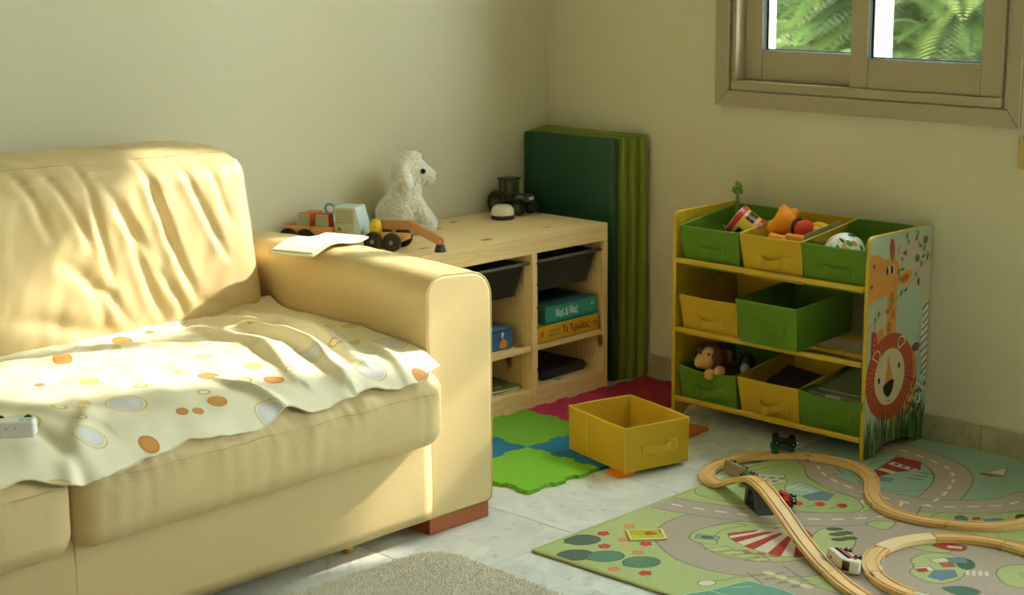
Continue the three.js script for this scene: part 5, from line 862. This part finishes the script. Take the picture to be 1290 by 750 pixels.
    for (const [x, y] of [[0.049, 0.189], [0.106, 0.126], [0.165, 0.203], [0.281, 0.060]]) leaf(x, y, '#cf4336'); for (const [x, y] of [[0.062, 0.268], [0.11, 0.188], [0.215, 0.030], [0.189, 0.147]]) leaf(x, y, '#d98d58'); for (const [x, y] of [[0.085, 0.225], [0.145, 0.155]]) leaf(x, y, '#cfb36a');
    // teal hall at the near edge
    poly([[0.42, 0.02], [0.445, 0.075], [0.471, 0.175], [0.56, 0.185], [0.66, 0.16], [0.64, 0.02]], '#6fa085', '#c9d6b8'); g.strokeStyle = '#a9c9ae'; g.lineWidth = 5; g.beginPath(); g.moveTo(...pt([0.445, 0.075])); g.lineTo(...pt([0.55, 0.08])); g.stroke(); g.beginPath(); g.moveTo(...pt([0.47, 0.12])); g.lineTo(...pt([0.50, 0.155])); g.stroke();
    el(0.415, 0.105, 0.016, 0.02, '#dad8c2', 0.5, LN); poly(curve([[0.42, 0.13], [0.435, 0.15], [0.44, 0.17], [0.455, 0.19]], false), null, LN, false);
    // knit grain
    for (let i = 0; i < 52000; i++) { g.globalAlpha = 0.08 + rnd() * 0.12; g.fillStyle = rnd() < 0.5 ? '#3a3a28' : '#f4f0dc'; g.fillRect(rnd() * W_, rnd() * H_, 1 + rnd() * 3, 1 + rnd() * 3); } g.globalAlpha = 1;
    g.strokeStyle = '#a9b56e'; g.lineWidth = 14; g.strokeRect(4, 4, W_ - 8, H_ - 8);
  });
  const t = thing('play_rug', 'green play rug printed with roads houses and trees', 'play rug', RUG.x, 0, RUG.z, RUG.a);
  const g = new THREE.PlaneGeometry(RUG.w, RUG.l, 90, 90).rotateX(-Math.PI / 2).translate(RUG.w / 2, 0, -RUG.l / 2), p = g.attributes.position;
  const hgt = (x, z) => 0.0062 + 0.010 * smooth(1.20, 1.33, -z) * Math.max(0, 0.35 + noi(x * 7, 2, 1)) * (x > 0.2 ? 1 : 0);
  for (let i = 0; i < p.count; i++) p.setY(i, hgt(p.getX(i), p.getZ(i))); g.computeVertexNormals();
  mesh('printed_pile', g, M('#ffffff', 0.95, { map: tex, bumpMap: rep(pileBump, 5), bumpScale: 0.003 }), t);
  mesh('backing', bx(0, RUG.w, 0.0006, 0.0058, -RUG.l + 0.14, 0, 0.001), M([0.42, 0.46, 0.20], 0.95), t);
  const bind = [[0, 0], [RUG.w, 0], [RUG.w, -RUG.l], [0, -RUG.l], [0, 0]]; for (let k = 0; k < 4; k++) { const [a, b] = bind[k], [c, d] = bind[k + 1], pts = []; for (let i = 0; i <= 40; i++) { const x = a + (c - a) * i / 40, z = b + (d - b) * i / 40; pts.push(V(x, Math.max(0.0042, hgt(x, z) - 0.002), z)); } mesh('edge_binding', new THREE.TubeGeometry(new THREE.CatmullRomCurve3(pts), 80, 0.0036, 6), M([0.40, 0.44, 0.17], 0.9), t); }
}
// printed picture card
{
  const tex = canvasTex(256, 300, (g, w, h) => { g.fillStyle = '#e3d88a'; g.fillRect(0, 0, w, h); g.fillStyle = '#b9ae12'; g.fillRect(16, 16, w - 32, h - 32); g.fillStyle = '#c9bd1e'; g.beginPath(); g.moveTo(120, 284); g.lineTo(240, 120); g.lineTo(240, 284); g.fill(); g.fillStyle = '#a8521c'; g.beginPath(); g.ellipse(110, 130, 52, 34, 0.3, 0, 7); g.fill(); g.beginPath(); g.ellipse(125, 95, 30, 34, 0, 0, 7); g.fill(); g.fillStyle = '#44402a'; g.fillRect(26, 24, 80, 12); });
  const t = thing('picture_card', 'small yellow picture card with brown drawing lying on the play rug', 'card', 1.3945, 0.0066, 1.128, -0.70);
  mesh('card', rbox(0.066, 0.004, 0.087, 0.0012).translate(0, 0.0022, 0), M('#e6de9c', 0.5), t); mesh('print', new THREE.PlaneGeometry(0.064, 0.085).rotateX(-Math.PI / 2).rotateY(0), M('#fff', 0.45, { map: tex }), t, 0, 0.0045, 0);
}
// ---------------------------------------------------------------- wooden railway
const RY = 0.0068;          // top of the rug
{
  const honeyMat = M('#f4dcb0', 0.5, { map: rep(pineTex, 1 / 0.7, 1 / 0.35) });
  const hw = 0.020, th = 0.012, gi = 0.0095, go = 0.0155, gd = 0.0035, c = 0.0012;
  const grooved = [[-hw + c, 0], [hw - c, 0], [hw, c], [hw, th - c], [hw - c, th], [go, th], [go, th - gd], [gi, th - gd], [gi, th], [-gi, th], [-gi, th - gd], [-go, th - gd], [-go, th], [-hw + c, th], [-hw, th - c], [-hw, c]];
  function track(label, pts, n = 26, off = 0, sec = grooved, trackMat = honeyMat) {
    const cv = new THREE.CatmullRomCurve3(pts.map(([x, y, z]) => V(x, y, z)), false, 'centripetal'), P = [], UV = [], I = [], m = sec.length; let arc = 0, prev = null;
    const o = pts[0], base = V(o[0], 0, o[2]);
    for (let i = 0; i <= n; i++) { const q = cv.getPointAt(0.004 + 0.992 * i / n), d = cv.getTangentAt(0.004 + 0.992 * i / n), s = V(-d.z, 0, d.x).normalize(), u = V().crossVectors(d, s).negate(); if (u.y < 0) u.negate(); if (prev) arc += q.distanceTo(prev); prev = q.clone();
      for (let k = 0; k < m; k++) { const [a, b] = sec[k]; P.push(q.x + s.x * a + u.x * b - base.x, q.y + u.y * b, q.z + s.z * a + u.z * b - base.z); UV.push(arc + off, a * 2.0 + b * 2 + off * 0.7); } }
    for (let i = 0; i < n; i++) for (let k = 0; k < m; k++) { const a = i * m + k, b = i * m + (k + 1) % m, e = a + m, f = b + m; I.push(a, b, e, b, f, e); }
    const fan = (s, flip) => { const tri = THREE.ShapeUtils.triangulateShape(sec.map(([a, b]) => new THREE.Vector2(a, b)), []); for (const [a, b, d] of tri) flip ? I.push(s + a, s + d, s + b) : I.push(s + a, s + b, s + d); }; fan(0, false); fan(n * m, true);
    const g0 = new THREE.BufferGeometry(); g0.setAttribute('position', new THREE.Float32BufferAttribute(P, 3)); g0.setAttribute('uv', new THREE.Float32BufferAttribute(UV, 2)); g0.setIndex(I);
    const g = toCreasedNormals(g0, 0.6), t = thing('track_piece', label, 'toy track', base.x, 0, base.z, 0, 'wooden train track pieces'); mesh('rail', g, trackMat, t);
    // peg joining it to the next piece
    const e = cv.getPointAt(1), d = cv.getTangentAt(1); mesh('joining_peg', rbox(0.020, 0.005, 0.008, 0.002), trackMat, t, e.x - base.x - d.x * 0.004, e.y + 0.004, e.z - base.z - d.z * 0.004, 0, Math.atan2(-d.z, d.x), 0);
    return t;
  }
  const arcPts = (cx, cz, r, a0, a1) => { const o = []; for (let k = 0; k <= 8; k++) { const a = (a0 + (a1 - a0) * k / 8) * Math.PI / 180; o.push([cx + r * Math.cos(a), RY, cz + r * Math.sin(a)]); } return o; };
  const dy = RY;
  const smooth_ = [[-hw + c, 0], [hw - c, 0], [hw, c], [hw, th - c], [hw - c, th], [0, th], [-hw + c, th], [-hw, th - c], [-hw, c]], paleMat = M('#fffaf0', 0.55, { map: rep(pineTex, 1 / 0.7, 1 / 0.35) });
  track('straight wooden track piece leading up to the bridge from the white train', [[2.12, dy, 1.175], [1.983, dy, 1.117], [1.91, dy, 1.082], [1.85, dy + 0.001, 1.046]], 16, 0.1);
  track('rising wooden track piece climbing over the dark bridge support', [[1.85, dy + 0.001, 1.046], [1.80, dy + 0.004, 1.015], [1.713, dy + 0.018, 0.960], [1.594, dy + 0.040, 0.878], [1.50, dy + 0.0545, 0.815], [1.465, dy + 0.0565, 0.793]], 30, 0.3);
  track('falling wooden track piece from the bridge support to the loop', [[1.465, dy + 0.0565, 0.793], [1.43, dy + 0.055, 0.775], [1.365, dy + 0.034, 0.752], [1.31, dy + 0.006, 0.738], [1.278, dy + 0.0, 0.729]], 26, 0.5);
  // loop in front of the toy shelf, then the bend to the right
  track('curved wooden track piece at the bin side of the loop', [[1.278, dy, 0.729], [1.240, dy, 0.708], [1.208, dy, 0.672], [1.192, dy, 0.632], [1.187, dy, 0.585]], 22, 0.2);
  track('curved wooden track piece of the loop carrying the teal engine', [[1.187, dy, 0.585], [1.196, dy, 0.525], [1.225, dy, 0.462], [1.275, dy, 0.408], [1.325, dy, 0.380]], 22, 0.8);
  track('curved wooden track piece of the loop passing the shelf foot', [[1.325, dy, 0.380], [1.385, dy, 0.366], [1.44, dy, 0.368], [1.50, dy, 0.391], [1.545, dy, 0.430]], 22, 0.4);
  track('curved wooden track piece turning outward after the shelf foot', [[1.545, dy, 0.430], [1.578, dy, 0.476], [1.605, dy, 0.519], [1.64, dy, 0.560], [1.672, dy, 0.588]], 22, 0.6);
  track('curved wooden track piece running beside the printed green bank', [[1.672, dy, 0.588], [1.715, dy, 0.609], [1.766, dy, 0.617], [1.815, dy, 0.611], [1.86, dy, 0.594]], 22, 0.15);
  track('curved wooden track piece bending back towards the wall', [[1.86, dy, 0.594], [1.915, dy, 0.566], [1.962, dy, 0.522], [1.99, dy, 0.462], [1.995, dy, 0.40]], 22, 0.7);
  // separate round track
  const cc = [2.048, 0.828, 0.203];
  for (const [a0, a1, l] of [[130, 93, 'curved wooden track piece of the round track beside the printed dark trees'], [175, 131, 'curved wooden track piece of the round track next to the white train'], [219, 176, 'pale smooth curved track piece without grooves on the round track'], [264, 220, 'curved wooden track piece of the round track touching the other line'], [309, 265, 'curved wooden track piece of the round track behind the printed island']]) track(l, arcPts(...cc, a0, a1), 22, a0 / 97, a0 === 219 ? smooth_ : grooved, a0 === 219 ? paleMat : honeyMat);
  // bridge support
  const bs = new THREE.Shape(); bs.moveTo(-0.048, 0); bs.lineTo(0.048, 0); bs.lineTo(0.036, 0.0548); bs.lineTo(-0.036, 0.0548); bs.closePath(); const hole = new THREE.Path(); hole.moveTo(-0.032, 0.0006); hole.lineTo(-0.026, 0.026); hole.absarc(0, 0.026, 0.024, Math.PI, 0, true); hole.lineTo(0.032, 0.0006); hole.closePath();
  bs.holes.push(hole); const bg = new THREE.ExtrudeGeometry(bs, { depth: 0.040, bevelEnabled: true, bevelSize: 0.0012, bevelThickness: 0.0012, bevelSegments: 1 }).translate(0, 0, -0.02);
  const b = thing('bridge_support', 'dark grey arched plastic support under the wooden track bridge', 'toy bridge', 1.467, RY + 0.001, 0.795, -0.58); mesh('arch', bg, M([0.045, 0.05, 0.042], 0.5), b); mesh('end_plate', bx(0.0395, 0.0425, 0.002, 0.046, -0.018, 0.018, 0.001), M([0.05, 0.055, 0.045], 0.5), b);
}
// ---------------------------------------------------------------- toy trains
function train(label, x, y, z, rx, ry, rz, build) { const t = thing('toy_train_car', label, 'toy train', x, y, z); t.rotation.set(rx, ry, rz, 'YXZ'); build(t); return t; }
const wheelsOf = (t, xs, r, zz, y) => { for (const x of xs) for (const s of [-1, 1]) { const m = mesh('wheel', cyl(r, r, 0.005, 20), black, t, x, y, s * zz, Math.PI / 2); mesh('hub', sph(r * 0.3, 10, 8), chrome, m, 0, s * 0.0026, 0); } };
train('teal toy engine lying on its side on the wooden loop', 1.266, RY + 0.0445, 0.420, -2.85, 0.75, 0.16, (t) => {
  const c = M([0.015, 0.09, 0.10], 0.3); mesh('body', soft(0.068, 0.024, 0.03, 0.011, 24, 10, 10, (p) => { p.y += 0.004 * (p.x / 0.034) ** 2; }), c, t, 0, 0.012, 0); mesh('cab', rbox(0.02, 0.018, 0.028, 0.005), M([0.02, 0.12, 0.07], 0.35), t, -0.018, 0.028, 0); mesh('chassis', bx(-0.032, 0.032, -0.006, 0.002, -0.012, 0.012, 0.002), black, t); wheelsOf(t, [-0.022, 0.022], 0.0095, 0.0155, -0.005); mesh('magnet', cyl(0.004, 0.004, 0.005, 12), chrome, t, 0.036, 0.001, 0, 0, 0, Math.PI / 2);
});
train('tan flat wagon with black wheels lying tipped inside the loop', 1.268, RY + 0.014, 0.625, 1.35, -0.35, 0, (t) => {
  mesh('deck', rbox(0.090, 0.012, 0.032, 0.002), M([0.34, 0.27, 0.16], 0.6), t, 0, 0.006, 0); mesh('chassis', bx(-0.040, 0.040, -0.006, 0.0, -0.010, 0.010, 0.001), black, t); wheelsOf(t, [-0.030, 0.028], 0.0088, 0.0145, -0.004);
});
train('small black and green tender beside the tan wagon in the loop', 1.338, RY + 0.0125, 0.655, 1.4, -0.5, 0, (t) => {
  mesh('body', rbox(0.036, 0.022, 0.028, 0.004), M([0.05, 0.13, 0.025], 0.4), t, 0, 0.012, 0); mesh('load', soft(0.026, 0.008, 0.02, 0.003, 8, 3, 8, (p) => { p.y += 0.003 * noi(p.x * 150, p.z * 150, 1); }), black, t, 0, 0.026, 0); mesh('chassis', bx(-0.017, 0.017, -0.005, 0.001, -0.009, 0.009, 0.001), black, t); wheelsOf(t, [-0.009, 0.009], 0.0082, 0.0135, -0.004);
});
train('red toy engine with black chimney lying beside the rising track', 1.522, RY + 0.0125, 0.742, 1.2, 0.65 - Math.PI / 2, 0, (t) => {
  const c = M([0.50, 0.012, 0.014], 0.3); mesh('boiler', cyl(0.012, 0.012, 0.05, 24), c, t, 0.006, 0.014, 0, 0, 0, Math.PI / 2); mesh('cab', rbox(0.024, 0.03, 0.027, 0.003), c, t, -0.022, 0.018, 0); mesh('chimney', new THREE.LatheGeometry([[0, 0], [0.0045, 0], [0.004, 0.010], [0.007, 0.016], [0, 0.016]].map(([a, b]) => new THREE.Vector2(a, b)), 16), black, t, 0.022, 0.023, 0); mesh('chassis', bx(-0.034, 0.034, -0.003, 0.004, -0.010, 0.010, 0.001), black, t); wheelsOf(t, [-0.022, 0.004, 0.024], 0.0085, 0.0135, -0.001); mesh('magnet', cyl(0.004, 0.004, 0.005, 12), chrome, t, 0.036, 0.002, 0, 0, 0, Math.PI / 2);
});
train('white express train car with red and black stripes lying on its side', 1.853, RY + 0.0175, 0.976, 1.5, -0.524, 0, (t) => {
  const sh = new THREE.Shape(); sh.moveTo(-0.045, 0); sh.lineTo(0.040, 0); sh.bezierCurveTo(0.050, 0.004, 0.048, 0.014, 0.030, 0.026); sh.bezierCurveTo(0.022, 0.031, 0.016, 0.032, 0.008, 0.032); sh.lineTo(-0.045, 0.032); sh.closePath();
  const g = new THREE.ExtrudeGeometry(sh, { depth: 0.024, bevelEnabled: true, bevelSize: 0.003, bevelThickness: 0.003, bevelSegments: 3 }).translate(0, 0, -0.012); mesh('body', g, M('#e8e3d2', 0.3), t);
  for (const s of [-1, 1]) { mesh('red_stripe', bx(-0.044, 0.036, 0.004, 0.0105, s * 0.0151 - 0.0004, s * 0.0151 + 0.0004, 0.0002), M([0.55, 0.03, 0.025], 0.35), t); mesh('window_band', bx(-0.044, 0.026, 0.0125, 0.022, s * 0.0151 - 0.0004, s * 0.0151 + 0.0004, 0.0002), M('#15181a', 0.2), t); }
  mesh('windscreen', bx(-0.009, 0.009, 0, 0.001, -0.0105, 0.0105, 0.0003), M('#121416', 0.15), t, 0.0315, 0.0282, 0, 0, 0, -0.72); mesh('roof_vent', bx(-0.03, -0.026, 0.0348, 0.0358, -0.003, 0.003, 0.0003), black, t);
  mesh('chassis', bx(-0.040, 0.034, -0.006, -0.0025, -0.011, 0.011, 0.001), black, t); wheelsOf(t, [-0.026, 0.022], 0.0092, 0.0155, -0.004);
});
renderer.render(scene, camera);
